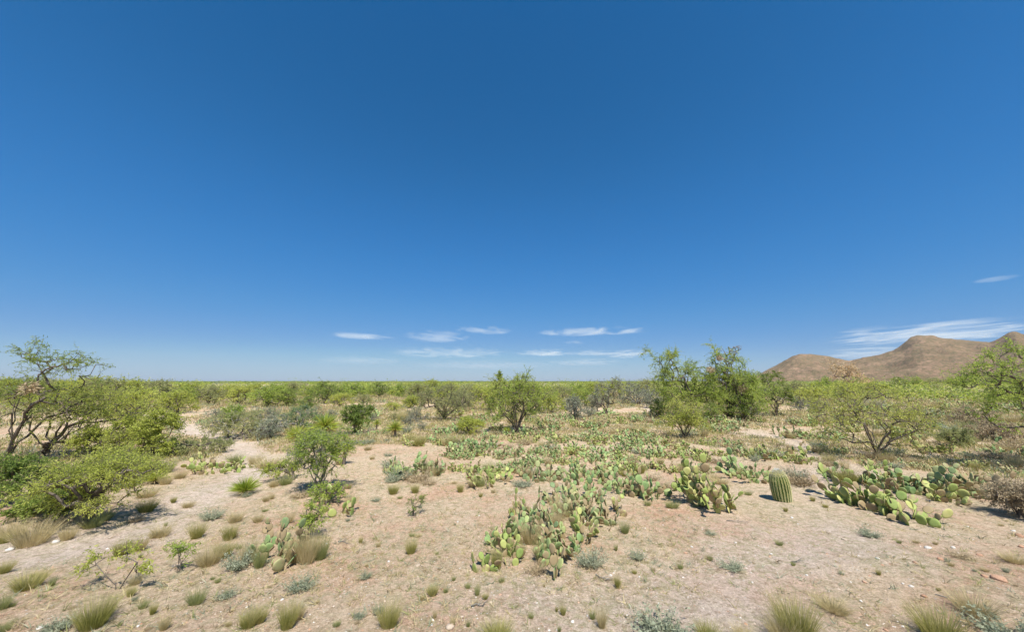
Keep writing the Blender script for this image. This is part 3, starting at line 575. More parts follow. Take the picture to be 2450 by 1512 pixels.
def clump(rng, rx, ry, h, npads, size=1.0, lay=0.25, bf=.30):
    """matrices of the pads of one plant"""
    out_ = []; front = []
    nb = max(3, int(npads*bf)); L = 0.25*size
    for k in range(nb):
        a = rng.random()*2*math.pi; r = math.sqrt(rng.random())
        p = np.array([rx*r*math.cos(a), ry*r*math.sin(a), -0.03])
        tilt = abs(rng.normal())*0.35 if rng.random() > lay else 1.0+rng.random()*0.3
        dr = unit(np.array([math.cos(a)*math.sin(tilt)*(0.6)+rng.normal()*0.15, math.sin(a)*math.sin(tilt)*0.6+rng.normal()*0.15, math.cos(tilt)]))
        if tilt > 0.9: p[2] = 0.03
        nrm = rng.normal(size=3)*[1, 1, .15]; s = size*(0.75+0.4*rng.random())
        front.append((p, dr, nrm, s, 0))
    while front and len(out_) < npads:
        i = rng.integers(len(front)) if rng.random() < 0.7 else 0
        p, dr, nrm, s, lv = front.pop(i)
        xax = unit(np.cross(nrm, dr)); yax = np.cross(dr, xax)
        Mx = Matrix(((xax[0]*s, yax[0]*s, dr[0]*s, p[0]), (xax[1]*s, yax[1]*s, dr[1]*s, p[1]), (xax[2]*s, yax[2]*s, dr[2]*s, p[2]), (0, 0, 0, 1)))
        out_.append(Mx)
        nc = rng.choice([1, 2, 2, 3]) if lv < (4 if bf > .2 else 8) else 0
        if p[2] + 0.25*s > h*1.02: nc = 0
        for c in range(nc):
            ph = rng.normal()*0.75; ph = max(-1.25, min(1.25, ph))
            e = p + xax*(0.5*0.19*math.sin(ph)*s*1.0) + dr*((0.5*0.25*math.cos(ph)+0.5*0.25)*s*0.985)
            nd = unit(dr*math.cos(ph*0.75)+xax*math.sin(ph*0.75)+np.array([0, 0, 0.18])+rng.normal(size=3)*0.15)
            if nd[2] < -0.05: nd[2] = 0.1; nd = unit(nd)
            front.append((e, nd, yax+rng.normal(size=3)*0.55, s*(0.78+0.3*rng.random()), lv+1))
    return out_
PADS = {}
for key in ('pad', 'pady', 'padb'):
    PADS[key] = []
    for k in range(4):
        V, T3, Q = pad_geo(18, 3, 0.25, 0.18+0.012*k, 0.026+.003*k, k)
        PADS[key].append(np_mesh('pad', V, [T3, Q], M[key], smooth=True))
PEARG = 'prickly pear cacti of the near ground'
def hero_pear(x, y, wpx, hpx, npads, key, label, seed, dpx=None, lay=.25, size=1.0, bf=.45):
    size *= (0.55 if 1130 < x < 1500 and y > 1195 else 0.64); npads = int(npads*1.3)
    P, t = at(x, y); rng = np.random.default_rng(seed)
    rx = px(wpx, t)/2-0.08; h = px(hpx, t); ry = dpx if dpx else rx*0.8
    o = empty('prickly_pear', P + Vector((0, ry*0.5, 0)))
    o.location.z = float(ground_z(o.location.x, o.location.y))
    for Mx in clump(rng, rx, ry, h, min(npads, 98), size, lay, bf):
        c = mesh_obj('pad', PADS[key][rng.integers(4)], o)
        wp = o.location + Mx.translation
        if Mx.translation.z < 0.05: Mx.translation.z += float(ground_z(wp.x, wp.y)) - o.location.z
        c.matrix_local = Mx
    reg(o, 'cactus', '', 'prickly pear', PEARG, label); return o
hero_pear(1150, 1372, 62, 26, 9, 'pady', 'low creeping prickly pear at the left foot of the centre clump', 102, 0.15, .6)
hero_pear(1186, 1312, 60, 50, 18, 'pad', 'small prickly pear at the left end of the centre patch', 201, 0.2)
hero_pear(1222, 1345, 80, 60, 34, 'pady', 'prickly pear standing in the grass at the lower left of the centre patch', 202, 0.3)
hero_pear(1232, 1290, 80, 62, 38, 'pad', 'left middle prickly pear of the centre patch', 203, 0.35)
hero_pear(1250, 1238, 62, 56, 26, 'pady', 'yellow green prickly pear at the far left end of the centre patch', 204, 0.35)
hero_pear(1290, 1355, 60, 40, 16, 'pad', 'sparse prickly pear at the near edge of the centre patch', 205, 0.25, .2)
hero_pear(1292, 1308, 90, 60, 44, 'padb', 'shaded prickly pear in the grassy middle of the centre patch', 206, 0.4)
hero_pear(1305, 1262, 80, 60, 42, 'pad', 'upright prickly pear at the back middle of the centre patch', 207, 0.4)
hero_pear(1360, 1325, 90, 66, 46, 'pad', 'brightest green prickly pear at the right of the centre patch', 101, 0.4)
hero_pear(1400, 1292, 60, 52, 24, 'pady', 'small prickly pear at the right end of the centre patch', 208, 0.3)
hero_pear(1325, 1385, 34, 62, 6, 'pad', 'single small prickly pear stalk standing before the centre clump', 104, 0.06, .0, 1.1)
hero_pear(1345, 1215, 76, 62, 50, 'padb', 'left clump of the dark dying prickly pears behind the centre patch', 209, 0.4)
hero_pear(1405, 1205, 90, 66, 66, 'pad', 'back clump of the dark dying prickly pears behind the centre patch', 210, 0.5)
hero_pear(1392, 1250, 90, 62, 60, 'padb', 'greyest clump of the dark dying prickly pears behind the centre patch', 103, 0.4)
hero_pear(1450, 1258, 76, 58, 46, 'padb', 'right clump of the dark dying prickly pears, over bare soil', 211, 0.35)
hero_pear(1482, 1232, 40, 40, 12, 'pady', 'last small prickly pear at the right tip of the dark dying clumps', 212, 0.2)
hero_pear(1680, 1208, 70, 112, 84, 'pady', 'left part of the tall yellow prickly pear with brown underside', 105, 0.35, .02, 1.18, .1)
hero_pear(1728, 1226, 84, 125, 90, 'pady', 'right part of the tall yellow prickly pear with drooping brown pads', 213, 0.35, .1, 1.18, .1)
hero_pear(2070, 1215, 86, 66, 44, 'pady', 'left part of the bright prickly pear alone on bare soil', 106, 0.35, .2, 1.2)
hero_pear(2135, 1232, 86, 62, 40, 'pady', 'middle part of the bright prickly pear alone on bare soil', 107, 0.35, .2, 1.2)
hero_pear(2205, 1256, 90, 46, 26, 'pady', 'low trailing end of the bright prickly pear on bare soil', 214, 0.25, .35, 1.2)
hero_pear(2035, 1155, 80, 46, 44, 'pad', 'leftmost clump of the large prickly pear bank on the right', 108, 0.5)
hero_pear(2105, 1165, 80, 58, 62, 'pady', 'yellowish second clump of the large prickly pear bank on the right', 215, 0.5)
hero_pear(2165, 1178, 84, 80, 84, 'pad', 'blue green clump with upright pads in the right prickly pear bank', 109, 0.5, .1, 1.1)
hero_pear(2240, 1185, 84, 80, 90, 'padb', 'dark clump with a tall pad head in the right prickly pear bank', 110, 0.5, .1, 1.1)
hero_pear(2320, 1188, 90, 74, 90, 'padb', 'broad shadowy clump in the right prickly pear bank', 216, 0.5, .1, 1.1)
hero_pear(2400, 1195, 84, 64, 66, 'padb', 'rightmost shadowy clump of the right prickly pear bank', 111, 0.5, .1, 1.1)
hero_pear(2280, 1205, 80, 40, 30, 'pady', 'low green pads at the foot of the right prickly pear bank', 217, 0.3, .3)
hero_pear(1825, 1100, 90, 46, 70, 'pady', 'left half of the long low prickly pear row behind the barrel cactus', 112, 0.6)
hero_pear(1910, 1108, 90, 46, 70, 'pady', 'right half of the long low prickly pear row behind the barrel cactus', 218, 0.6)
hero_pear(1910, 1048, 80, 38, 60, 'pad', 'pale green prickly pear band left under the wide open mesquite', 113, 0.8)
hero_pear(1968, 1054, 70, 32, 44, 'pad', 'second pale green prickly pear under the wide open mesquite', 219, 0.8)
hero_pear(1495, 1180, 84, 60, 70, 'pad', 'green prickly pear clump in the row behind the dark dying clumps', 220, 0.6)
hero_pear(1560, 1190, 90, 70, 84, 'pad', 'green prickly pear clump directly left of the bare soil lane', 114, 0.6)
hero_pear(1805, 1150, 96, 60, 76, 'pad', 'small green prickly pear clump just left behind the barrel cactus', 115, 0.6)
hero_pear(1165, 1160, 110, 62, 88, 'pady', 'yellow green prickly pear clump behind the open soil left of centre', 116, 0.6)
hero_pear(1295, 1152, 110, 55, 84, 'padb', 'brownish prickly pear clump behind the centre clump', 117, 0.6)
hero_pear(1400, 1152, 120, 58, 92, 'pad', 'grey green prickly pear clump behind the dark partly dead one', 118, 0.7)
hero_pear(950, 1142, 100, 50, 66, 'pad', 'prickly pear mixed with grey shrubs left of centre', 119, 0.6)
hero_pear(1035, 1138, 70, 46, 44, 'padb', 'small browning prickly pear right of the grey shrubs', 120, 0.4)
hero_pear(500, 1132, 125, 54, 92, 'pady', 'prickly pear clump beside the pink wash on the left', 121, 0.6)
hero_pear(620, 1332, 90, 56, 20, 'pad', 'green left half of the withered prickly pear in the left foreground', 221, 0.3, .1, .85)
hero_pear(690, 1345, 90, 84, 40, 'padb', 'withered prickly pear with blackened pads in the left foreground', 122, 0.3, .1, .85, .2)
hero_pear(672, 1372, 44, 28, 5, 'padb', 'fallen dead pads lying before the withered prickly pear', 123, 0.12, .9, 1.1)
hero_pear(770, 1206, 50, 26, 9, 'pad', 'few bright pads lying at the foot of the narrow mesquite', 124, 0.2, .4, 1.2)
hero_pear(822, 1234, 70, 26, 14, 'pady', 'small yellow prickly pear on soil right of the narrow mesquite foot', 125, 0.25, .4)
hero_pear(2252, 1086, 100, 42, 72, 'pady', 'yellow green prickly pear patch right of the wide open mesquite', 126, 0.8)
hero_pear(2440, 1095, 50, 38, 36, 'pad', 'bright green prickly pear cut by the right edge behind the bank', 127, 0.6)

def merged_pear(seed, rx, ry, h, n, key, size=1.0, seg=9):
    rng = np.random.default_rng(seed); V0, T3, Q = pad_geo(seg, 2, 0.25, 0.19, 0.03, seed); V = []; A = []; B = []; o = 0; roots = []
    for Mx in clump(rng, rx, ry, h, n, size, .15):
        m = np.array(Mx); V.append(V0@m[:3, :3].T + m[:3, 3]); roots += [m[:3, 3]] if m[2, 3] < .05 else []; A.append(T3+o); B.append(Q+o); o += len(V0)
    e = np.array(roots); e[:, 2] = np.minimum(e[:, 2], 0)+.02; z = np.zeros_like(e); rv, rf = tubes(z, e, np.full(len(e), .014), np.full(len(e), .011), 5)     # short woody stems at the ground
    V.append(rv); B.append(rf+o)
    return np_mesh('prickly_pear', np.concatenate(V), [np.concatenate(A), np.concatenate(B)], M[key], smooth=True)
PEAR = []
for k, key in enumerate(['pad', 'pady', 'pad', 'pady', 'padb', 'pad', 'pady']):
    PEAR.append((merged_pear(200+k, .55+.12*(k % 3), .5, .42+.07*(k % 3), 120, key, .62), {'pad': 'blue green', 'pady': 'yellow green', 'padb': 'browning'}[key]))
PG2 = 'prickly pears of the middle and far ground'
def place_pear(x, y, wpx=None, k=None, rnd_=random):
    P, t = at(x, y); k = rnd_.randrange(len(PEAR)) if k is None else k
    me, look = PEAR[k]
    s = (px(wpx, t)/1.35) if wpx else 0.75+rnd_.random()*0.6
    o = mesh_obj('prickly_pear', me, loc=P); o.rotation_euler = (0, 0, rnd_.random()*6.28); o.scale = (s, s, min(s, 1.15)*(0.8+.3*rnd_.random()))
    reg(o, 'cactus', look, 'prickly pear', PG2); return o
R1 = random.Random(7)
for (x, y, wp) in [(1140,1078,90),(1115,1062,50),(1205,1095,80),(1250,1088,70),(1255,1060,70),(1300,1045,70),(1310,1085,70),(1340,1062,60),(1375,1085,70),(1400,1052,60),(1425,1100,80),(1430,1065,70),(1465,1085,80),(1480,1052,60),(1495,1100,70),(1515,1070,70),(1555,1090,80),(1540,1045,60),(1590,1062,60),(1600,1095,70),(1620,1075,60),(1665,1095,80),(1690,1065,50),(1610,1130,80),(1670,1128,60),(1500,1130,80),(1440,1130,60),(1355,1110,70),(1270,1115,60),(1225,1130,60),(1105,1098,60),
    (1480,1015,60),(1530,1012,60),(1570,1000,55),(1590,1020,50),(1420,1025,60),(1380,1022,50),(1330,1018,60),(1290,1015,50),(1345,1000,50),(1600,982,50),(1165,1050,50),(1190,1030,50),(1170,1008,60),(1120,1012,50),(990,1068,60),(1050,1058,60),(1000,1052,40),(915,1038,40),(870,1042,40),(890,1022,36),(1085,1032,40),(1770,1020,60),(1715,1018,60),(1800,1008,50),(1745,1030,60),(1690,1030,50),(1750,1068,60),(1720,1090,50),(1790,1092,60),(1940,1105,40),(1975,1112,30),
    (610,1118,30),(300,1165,60),(250,1150,60),(410,1030,40),(500,1012,40),(560,985,40),(640,990,40),(700,968,36),(620,1002,30),(760,985,36),(880,985,36),(945,975,40),(910,962,30),(1000,968,40),(1010,950,30),(340,1100,40),
    (2000,1085,60),(1985,1050,60),(2030,1030,60),(2190,1120,60),(2160,1010,50),(2200,1040,60),(2240,1025,60),(2290,1010,50),(2350,1000,60),(2400,990,60),(2440,1010,60),(2430,1135,60),(2340,1120,60),(2100,1120,50),(2050,1010,50),(1990,1010,50),(1960,990,50),(2120,985,50),(2220,985,50),(2180,968,46),(2260,965,46),(2320,972,46),(2380,960,46),(2440,965,46),(2300,945,40),(2360,940,40),(2410,945,40),(2220,945,40),(2150,950,40),(2100,965,40),(2030,985,40),(2440,935,40),(2250,1000,50),(2390,1020,46),(2340,955,40),(2280,985,44)]:
    place_pear(x+R1.uniform(-4, 4), y+R1.uniform(-2, 2), wp, None, R1)

for k_ in range(40):
    place_pear(R1.uniform(1060, 1720), 985+R1.random()**.8*150, R1.uniform(45, 80), R1.choice([0, 2, 5, 1]), R1)
for k_ in range(58):
    place_pear(R1.uniform(1900, 2450), 940+R1.random()**1.4*120, R1.uniform(34, 62), R1.choice([1, 3, 6, 2]), R1)
# ------------------------------------------------------------------ barrel cactus
def barrel(x, y, wpx, hpx):
    P, t = at(x, y); R = px(wpx, t)/2; Hh = px(hpx, t); nrib = 20; seg = nrib*8; rows = 34
    V = []; 
    for i in range(rows+1):
        u = i/rows; z = Hh*u
        prof = (0.86+0.14*math.sin(min(u*2.2, 1)*math.pi/2))*math.sqrt(max(0, 1-max(0, (u-0.55)/0.45)**2.4)) if u < 1 else 0.0
        for j in range(seg):
            a = 2*math.pi*j/seg; c = abs(math.cos(a*nrib/2)); rib = 0.83+0.17*c**0.8
            rib = rib*(1-0.0)+0.0; r = R*prof*rib
            V.append((r*math.cos(a), r*math.sin(a), z-0.04-(0.03*R if u > .93 else 0)))
    i = np.arange(rows)[:, None]; j = np.arange(seg)[None]; j2 = (j+1) % seg
    f = np.stack([i*seg+j, i*seg+j2, (i+1)*seg+j2, (i+1)*seg+j], 2).reshape(-1, 4)
    o = empty('barrel_cactus', P); o.rotation_euler = (math.radians(4), math.radians(-7), 0)
    body = solid('barrel_skin', [(.07,.13,.03), (.12,.20,.045), (.20,.27,.07)], 10, 0.6, 0.2)
    mesh_obj('body', np_mesh('body', np.array(V), [f], body, smooth=True), o)
    rng = np.random.default_rng(5); Pp = []; D = []; L = []
    for k in range(nrib):
        a = 2*math.pi*k/nrib
        for q in range(30):
            u = (q+0.5)/30; prof = (0.86+0.14*math.sin(min(u*2.2, 1)*math.pi/2))*math.sqrt(max(0, 1-max(0, (u-0.55)/0.45)**2.4))
            c = np.array([R*prof*math.cos(a), R*prof*math.sin(a), Hh*u-0.04]); nr = unit(np.array([math.cos(a), math.sin(a), 2.2*max(0, u-.6)]))
            tang = np.array([-math.sin(a), math.cos(a), 0]); n = 9
            for s in range(n):
                g = 2*math.pi*s/n; d = tang*math.cos(g)+np.array([0, 0, 1])*math.sin(g)+nr*(0.55+.3*rng.random()); Pp.append(c); D.append(d); L.append(.016+.014*rng.random()+.015*(u > .85))
    Pp = np.array(Pp); D = unit(np.array(D)); L = np.array(L)
    v, ff = tubes(Pp, Pp+D*L[:, None], np.full(len(L), .0026), np.full(len(L), .001), 3)
    sp = solid('cactus_spine', [(.60,.55,.20), (.74,.68,.34), (.80,.76,.52)], 3, 0.5, 0)
    mesh_obj('spines', np_mesh('spines', v, [ff], sp), o)
    # woolly grey crown of young spines
    n = 1500; a = rng.random(n)*6.28; r = np.sqrt(rng.random(n))*R*.7; P0 = np.stack([r*np.cos(a), r*np.sin(a), Hh*(1-.2*(r/R/.7)**2)-0.05], 1)
    D0 = np.stack([np.cos(a)*.4, np.sin(a)*.4, np.full(n, 1.0)], 1)+rng.normal(size=(n, 3))*.4
    v, ff = tubes(P0, P0+unit(D0)*(.04+.03*rng.random(n))[:, None], np.full(n, .0022), np.full(n, .0006), 3)
    mesh_obj('spine_crown', np_mesh('spine_crown', v, [ff], solid('young_spine', [(.58,.57,.52), (.78,.77,.72)], 3, .6, 0)), o)
    reg(o, 'cactus', '', 'barrel cactus', 'barrel cactus', 'round ribbed barrel cactus with a grey spiny top, leaning slightly left')
barrel(1873, 1198, 39, 75)

# ------------------------------------------------------------------ yuccas
def yucca_mesh(seed, n, L, W, low=-0.35, hue='yucca', bend=.05):
    rng = np.random.default_rng(seed); u = rng.random(n); el = np.arcsin(np.clip(low+(1-low)*u, -1, 1)); a = rng.random(n)*6.283
    D = np.stack([np.cos(el)*np.cos(a), np.cos(el)*np.sin(a), np.sin(el)], 1)
    V, f = blades(D*0.03, D, L*(.75+.35*rng.random(n)), np.full(n, W), rng, np.full(n, bend), 3)
    return np_mesh('leaf_rosette', V, [f], M[hue])
def yucca(x, y, rpx, trunk_px, label, n=260, seed=1):
    P, t = at(x, y); R = px(rpx, t); Ht = px(trunk_px, t); o = empty('yucca', P)
    z0 = max(Ht, R*0.25)
    r = mesh_obj('leaf_rosette', yucca_mesh(seed, n, R, R*.05, -.3 if Ht > .2 else .12), o); r.location = (0, 0, z0)
    d = mesh_obj('dead_leaves', yucca_mesh(seed+50, int(n*.35), R*.8, R*.045, -.95 if Ht > .2 else -.2, 'yuccadry', .25), o); d.location = (0, 0, z0-R*.05)
    if Ht <= .2: d.data.materials[0] = M['straw']; d.scale = (1, 1, .35)
    a = np.array([[0, 0, -.05], [0.02, 0, z0*.5]]); b = np.array([[0.02, 0, z0*.5], [0, 0, z0]]); rr = np.array([R*.16, R*.14])
    v, f = tubes(a, b, rr, rr*.9, 10); mesh_obj('trunk', np_mesh('trunk', v, [f], M['bark'], smooth=True), o)
    reg(o, 'yucca', '', 'yucca', 'spiky yuccas', label)
yucca(584, 1184, 34, 3, 'spiky bright green yucca rosette alone in the pink wash', 330, 71)
yucca(370, 1158, 30, 6, 'light green yucca tuft at the edge of the left thicket', 240, 72)
yucca(772, 1085, 36, 62, 'tallest yucca head rising behind the narrow mesquite', 300, 73)
yucca(706, 1090, 27, 46, 'smaller yucca head left behind the narrow mesquite', 260, 74)
yucca(822, 1112, 24, 34, 'half hidden brownish yucca right behind the narrow mesquite', 220, 75)
yucca(944, 1046, 21, 20, 'round yucca head with a dry orange skirt', 320, 76)
yucca(900, 1030, 12, 16, 'very small yucca left of the round yucca head', 160, 77)
yucca(1212, 1040, 12, 8, 'small dark yucca at the left foot of the large round mesquite', 160, 78)

# ------------------------------------------------------------------ grass tufts and small grey shrubs
def tuft_mesh(seed, n, L, W, spread, mkey, bend=.25, base=.10, name='grass_tuft', leafy=0):
    rng = np.random.default_rng(seed); a = rng.random(n)*6.283; r = np.sqrt(rng.random(n))
    P = np.stack([r*np.cos(a)*base, r*np.sin(a)*base, np.full(n, -.015)], 1)
    D = np.stack([np.cos(a)*r*spread, np.sin(a)*r*spread, np.ones(n)], 1)+rng.normal(size=(n, 3))*[.13, .13, .05]
    Ls = L*(.25+.75*rng.random(n)); V, f = blades(P, D, Ls, np.full(n, W)*(.6+.8*rng.random(n)), rng, bend*(.3+rng.random(n)), 3)
    parts = [(V, f)]
    if leafy:
        k = rng.integers(n, size=leafy); t = (.25+.75*rng.random(leafy))[:, None]
        Q = P[k]+unit(D[k])*Ls[k][:, None]*t; Q = Q+(unit(D[k]*[1, 1, 0])*[1, 1, 0]-[0, 0, .55])*(bend*Ls[k])[:, None]*t*t
        parts.append(leaves(Q, rng.normal(size=(leafy, 3))+[0, 0, .3], .028*(.6+.8*rng.random(leafy)), .011*(.6+.8*rng.random(leafy)), rng))
    V, Fs = join(parts); return np_mesh(name, V, Fs, M[mkey])
TUFT = {}
# height of each prototype is 0.30 m, width about 0.30 m
for k in range(3):
    TUFT['gold%d' % k]  = (tuft_mesh(300+k, 900, .34, .0032, .5, 'gold', .10, .085), 'golden green', 'grass tuft')
    TUFT['straw%d' % k] = (tuft_mesh(310+k, 800, .34, .0030, .6, 'straw', .14, .09), 'straw coloured', 'grass tuft')
    TUFT['grey%d' % k]  = (tuft_mesh(320+k, 150, .28, .005, 1.2, 'greygr', .12, .07, 'grey_shrub', 1500), 'grey green', 'small shrub')
    TUFT['olive%d' % k] = (tuft_mesh(330+k, 700, .33, .0032, .6, 'olive', .12, .09), 'dull olive', 'grass tuft')
    TUFT['brown%d' % k] = (tuft_mesh(340+k, 240, .28, .005, 1.2, 'brown', .12, .08, 'dry_shrub', 500), 'dry brown', 'small shrub')
RT = random.Random(3)
noun_small = lambda k: k in ('grey', 'brown')
TG = 'grass tufts on the bare soil'; SG = 'small grey and brown shrubs'
def tuft(x, y, wpx, hpx, kind, label=None):
    P, t = at(x, y); me, look, noun = TUFT['%s%d' % (kind, RT.randrange(3))]
    sx = px(wpx, t)/(.34 if noun_small(kind) else .39); sz = px(hpx, t)/.29
    o = mesh_obj('grass_tuft' if noun == 'grass tuft' else ('grey_shrub' if kind == 'grey' else 'dry_shrub'), me, loc=P)
    o.rotation_euler = (0, 0, RT.random()*6.28); o.scale = (sx, sx*(.85+.3*RT.random()), sz)
    reg(o, 'grass' if noun == 'grass tuft' else 'shrub', ('large ' if sz > 1.25 else 'small ' if sz < .55 else '')+look, noun, TG if noun == 'grass tuft' else SG, label); return o
for (x, y, wp, hp, k) in [
    (350,1225,48,34,'gold'),(470,1288,42,42,'gold'),(548,1292,38,40,'gold'),(505,1243,40,32,'grey'),(562,1250,36,28,'straw'),(617,1250,26,22,'straw'),(288,1330,40,42,'gold'),(332,1318,42,40,'straw'),
    (385,1285,44,32,'straw'),(368,1288,26,20,'straw'),(500,1352,62,52,'straw'),(535,1335,46,42,'gold'),(66,1410,72,44,'gold'),(124,1403,18,26,'olive'),(312,1428,24,26,'gold'),(322,1400,28,24,'straw'),(222,1502,80,78,'gold'),(250,1478,40,50,'straw'),
    (470,1446,48,42,'olive'),(540,1432,34,26,'grey'),(595,1500,52,48,'gold'),(622,1490,34,36,'gold'),(688,1502,52,66,'gold'),(715,1482,32,46,'straw'),(720,1412,52,42,'grey'),(342,1456,28,22,'olive'),(365,1470,22,28,'gold'),(392,1508,26,38,'straw'),(135,1508,56,34,'grey'),
    (8,1458,30,44,'olive'),(8,1372,34,30,'gold'),(10,1512,30,30,'olive'),(75,1304,84,66,'straw'),(22,1290,56,50,'straw'),(10,1300,34,30,'gold'),(160,1292,36,40,'straw'),(120,1262,50,40,'brown'),
    (983,1325,32,40,'gold'),(863,1300,12,16,'gold'),(941,1182,30,26,'gold'),(993,1180,24,24,'gold'),(1101,1178,22,24,'gold'),(1035,1425,34,28,'gold'),(930,1500,58,66,'gold'),(1142,1425,16,30,'olive'),(1120,1408,18,14,'olive'),
    (1495,1276,28,34,'olive'),(1525,1338,34,26,'grey'),(1413,1356,58,58,'grey'),(1478,1408,17,34,'gold'),(1440,1502,28,52,'straw'),(1418,1482,20,24,'olive'),(1347,1472,20,26,'gold'),(1271,1480,16,14,'olive'),(1474,1318,12,20,'olive'),
    (1750,1362,46,26,'grey'),(1865,1305,20,14,'olive'),(2082,1285,42,26,'grey'),(2300,1334,44,20,'brown'),(1585,1522,110,68,'grey'),(1905,1522,108,98,'gold'),(1870,1530,70,60,'straw'),(1995,1462,84,30,'straw'),(2250,1530,110,80,'gold'),(2330,1470,96,58,'straw'),
    (2420,1530,110,70,'grey'),(2425,1345,60,24,'straw'),(1695,1530,70,40,'gold'),(1190,1530,90,42,'gold'),(1780,1532,60,36,'straw'),(735,1345,62,84,'straw'),(705,1345,50,62,'straw'),(765,1338,40,64,'olive'),(570,1360,60,60,'grey'),(595,1345,46,64,'straw'),
    (620,1358,40,50,'olive'),(832,1170,22,18,'straw'),(836,1206,26,26,'straw'),(812,1112,22,20,'straw'),(688,1252,32,28,'straw'),(722,1188,46,22,'brown'),(655,1165,30,22,'straw'),(683,1160,36,26,'olive'),(636,1201,20,18,'straw'),(1983,1108,32,22,'gold'),
    (2024,1158,58,42,'gold'),(1915,1160,62,50,'brown'),(1905,1150,40,44,'grey'),(955,1148,50,42,'grey'),(1000,1152,56,44,'brown'),(1020,1130,40,36,'olive'),(930,1120,36,30,'grey'),(1270,1300,56,60,'straw'),(1300,1345,56,62,'olive'),(1188,1362,38,56,'gold'),(1350,1235,56,50,'straw'),
    (1285,1372,48,34,'brown'),(1330,1260,50,46,'straw'),(1238,1330,40,36,'olive'),(860,1065,34,18,'grey'),(885,1062,22,16,'grey'),(880,1078,20,14,'straw'),(928,1092,18,12,'grey'),(890,1100,14,12,'straw'),(925,1056,14,10,'grey'),(1215,1072,30,18,'brown'),(650,1195,16,16,'straw'),
    (640,1120,60,30,'straw'),(610,1110,34,26,'straw'),(560,1105,40,22,'olive'),(430,1145,30,22,'straw'),(395,1160,32,30,'straw'),(390,1130,60,40,'olive'),(350,1190,50,26,'straw'),(380,1085,50,34,'olive'),(220,1262,50,34,'olive'),(250,1245,40,30,'olive'),(1550,1210,20,14,'olive'),
    (1610,1215,36,20,'olive'),(1700,1280,20,12,'grey'),(1660,1150,34,26,'grey'),(1720,1108,60,20,'brown'),(1790,1185,22,12,'olive'),(1945,1200,14,14,'gold'),(1975,1215,14,10,'gold'),(1880,1225,12,14,'gold'),(1830,1098,30,20,'grey'),(1560,1150,30,22,'brown'),
    (2170,1108,40,22,'brown'),(2380,1095,60,26,'brown'),(2270,1060,60,34,'olive'),(2330,1050,60,32,'olive'),(2420,1075,60,34,'brown'),(2140,1120,34,22,'grey'),(900,1200,16,12,'grey'),(1010,1195,14,14,'gold'),(1085,1390,12,12,'olive'),(875,1385,24,24,'grey'),(860,1480,26,20,'grey'),(905,1470,24,30,'grey'),(805,1500,22,16,'olive'),
    (1040,1480,14,22,'straw'),(1083,1500,16,24,'straw'),(1120,1500,12,16,'olive'),(1150,1190,12,12,'gold'),(1180,1180,12,12,'straw'),(520,1395,20,14,'olive'),(670,1295,26,18,'straw'),(640,1275,22,16,'straw'),(450,1215,30,18,'straw'),(325,1248,30,20,'brown')]:
    tuft(x, y, wp, hp, k)

RS = random.Random(44); nn = 0
while nn < 75:
    x = RS.uniform(0, 2450); y = 1512-RS.random()**.8*370
    if x < 330 and y < 1290: continue
    if 1130 < x < 1500 and y < 1390: continue
    if x > 1600 and y < 1250: continue
    tuft(x, y, RS.uniform(8, 20), RS.uniform(7, 17), RS.choice(['gold', 'straw', 'olive', 'grey', 'straw', 'brown', 'olive'])); nn += 1
for k_ in range(105):
    x = RS.uniform(880, 1900) if k_ < 60 else RS.uniform(1950, 2440)
    y = RS.uniform(1005, 1175) if k_ < 60 else RS.uniform(975, 1130)
    tuft(x, y, RS.uniform(18, 44), RS.uniform(14, 34), RS.choice(['straw', 'olive', 'straw', 'grey', 'brown', 'gold']))
# ------------------------------------------------------------------ stones lying about
def rock_mesh(seed, m):
    rng = np.random.default_rng(seed); V = []; na, nb = 9, 6
    for i in range(nb+1):
        for j in range(na):
            t = math.pi*i/nb; p = 2*math.pi*j/na; V.append((math.sin(t)*math.cos(p), math.sin(t)*math.sin(p), math.cos(t)))
    V = np.array(V); c = unit(rng.normal(size=(9, 3))); dd = .55+.3*rng.random(9)
    for q, e in zip(c, dd):
        k = V@q; V = np.where((k > e)[:, None], V - (k-e)[:, None]*q, V)
    V = V*[1, .75, .5]
    i = np.arange(nb)[:, None]; j = np.arange(na)[None]; j2 = (j+1) % na
    f = np.stack([i*na+j, (i+1)*na+j, (i+1)*na+j2, i*na+j2], 2).reshape(-1, 4)
    return np_mesh('stone', V, [f], m)
ROCK = {k: [rock_mesh(400+i+s*10, M[k]) for i in range(4)] for s, k in enumerate(['rockw', 'rockr', 'rockt'])}
RL = {'rockw': 'white', 'rockr': 'reddish', 'rockt': 'tan'}
RR = random.Random(9)
def stone(x, y, wpx, k):
    P, t = at(x, y); s = px(wpx, t)/2
    o = mesh_obj('stone', ROCK[k][RR.randrange(4)], loc=P + Vector((0, 0, s*.12))); o.rotation_euler = (RR.uniform(-.2, .2), RR.uniform(-.2, .2), RR.random()*6.28); o.scale = (s, s, s)
    reg(o, 'stone', ('flat ' if RR.random() < 0 else '')+RL[k], 'stone', 'stones on the soil')
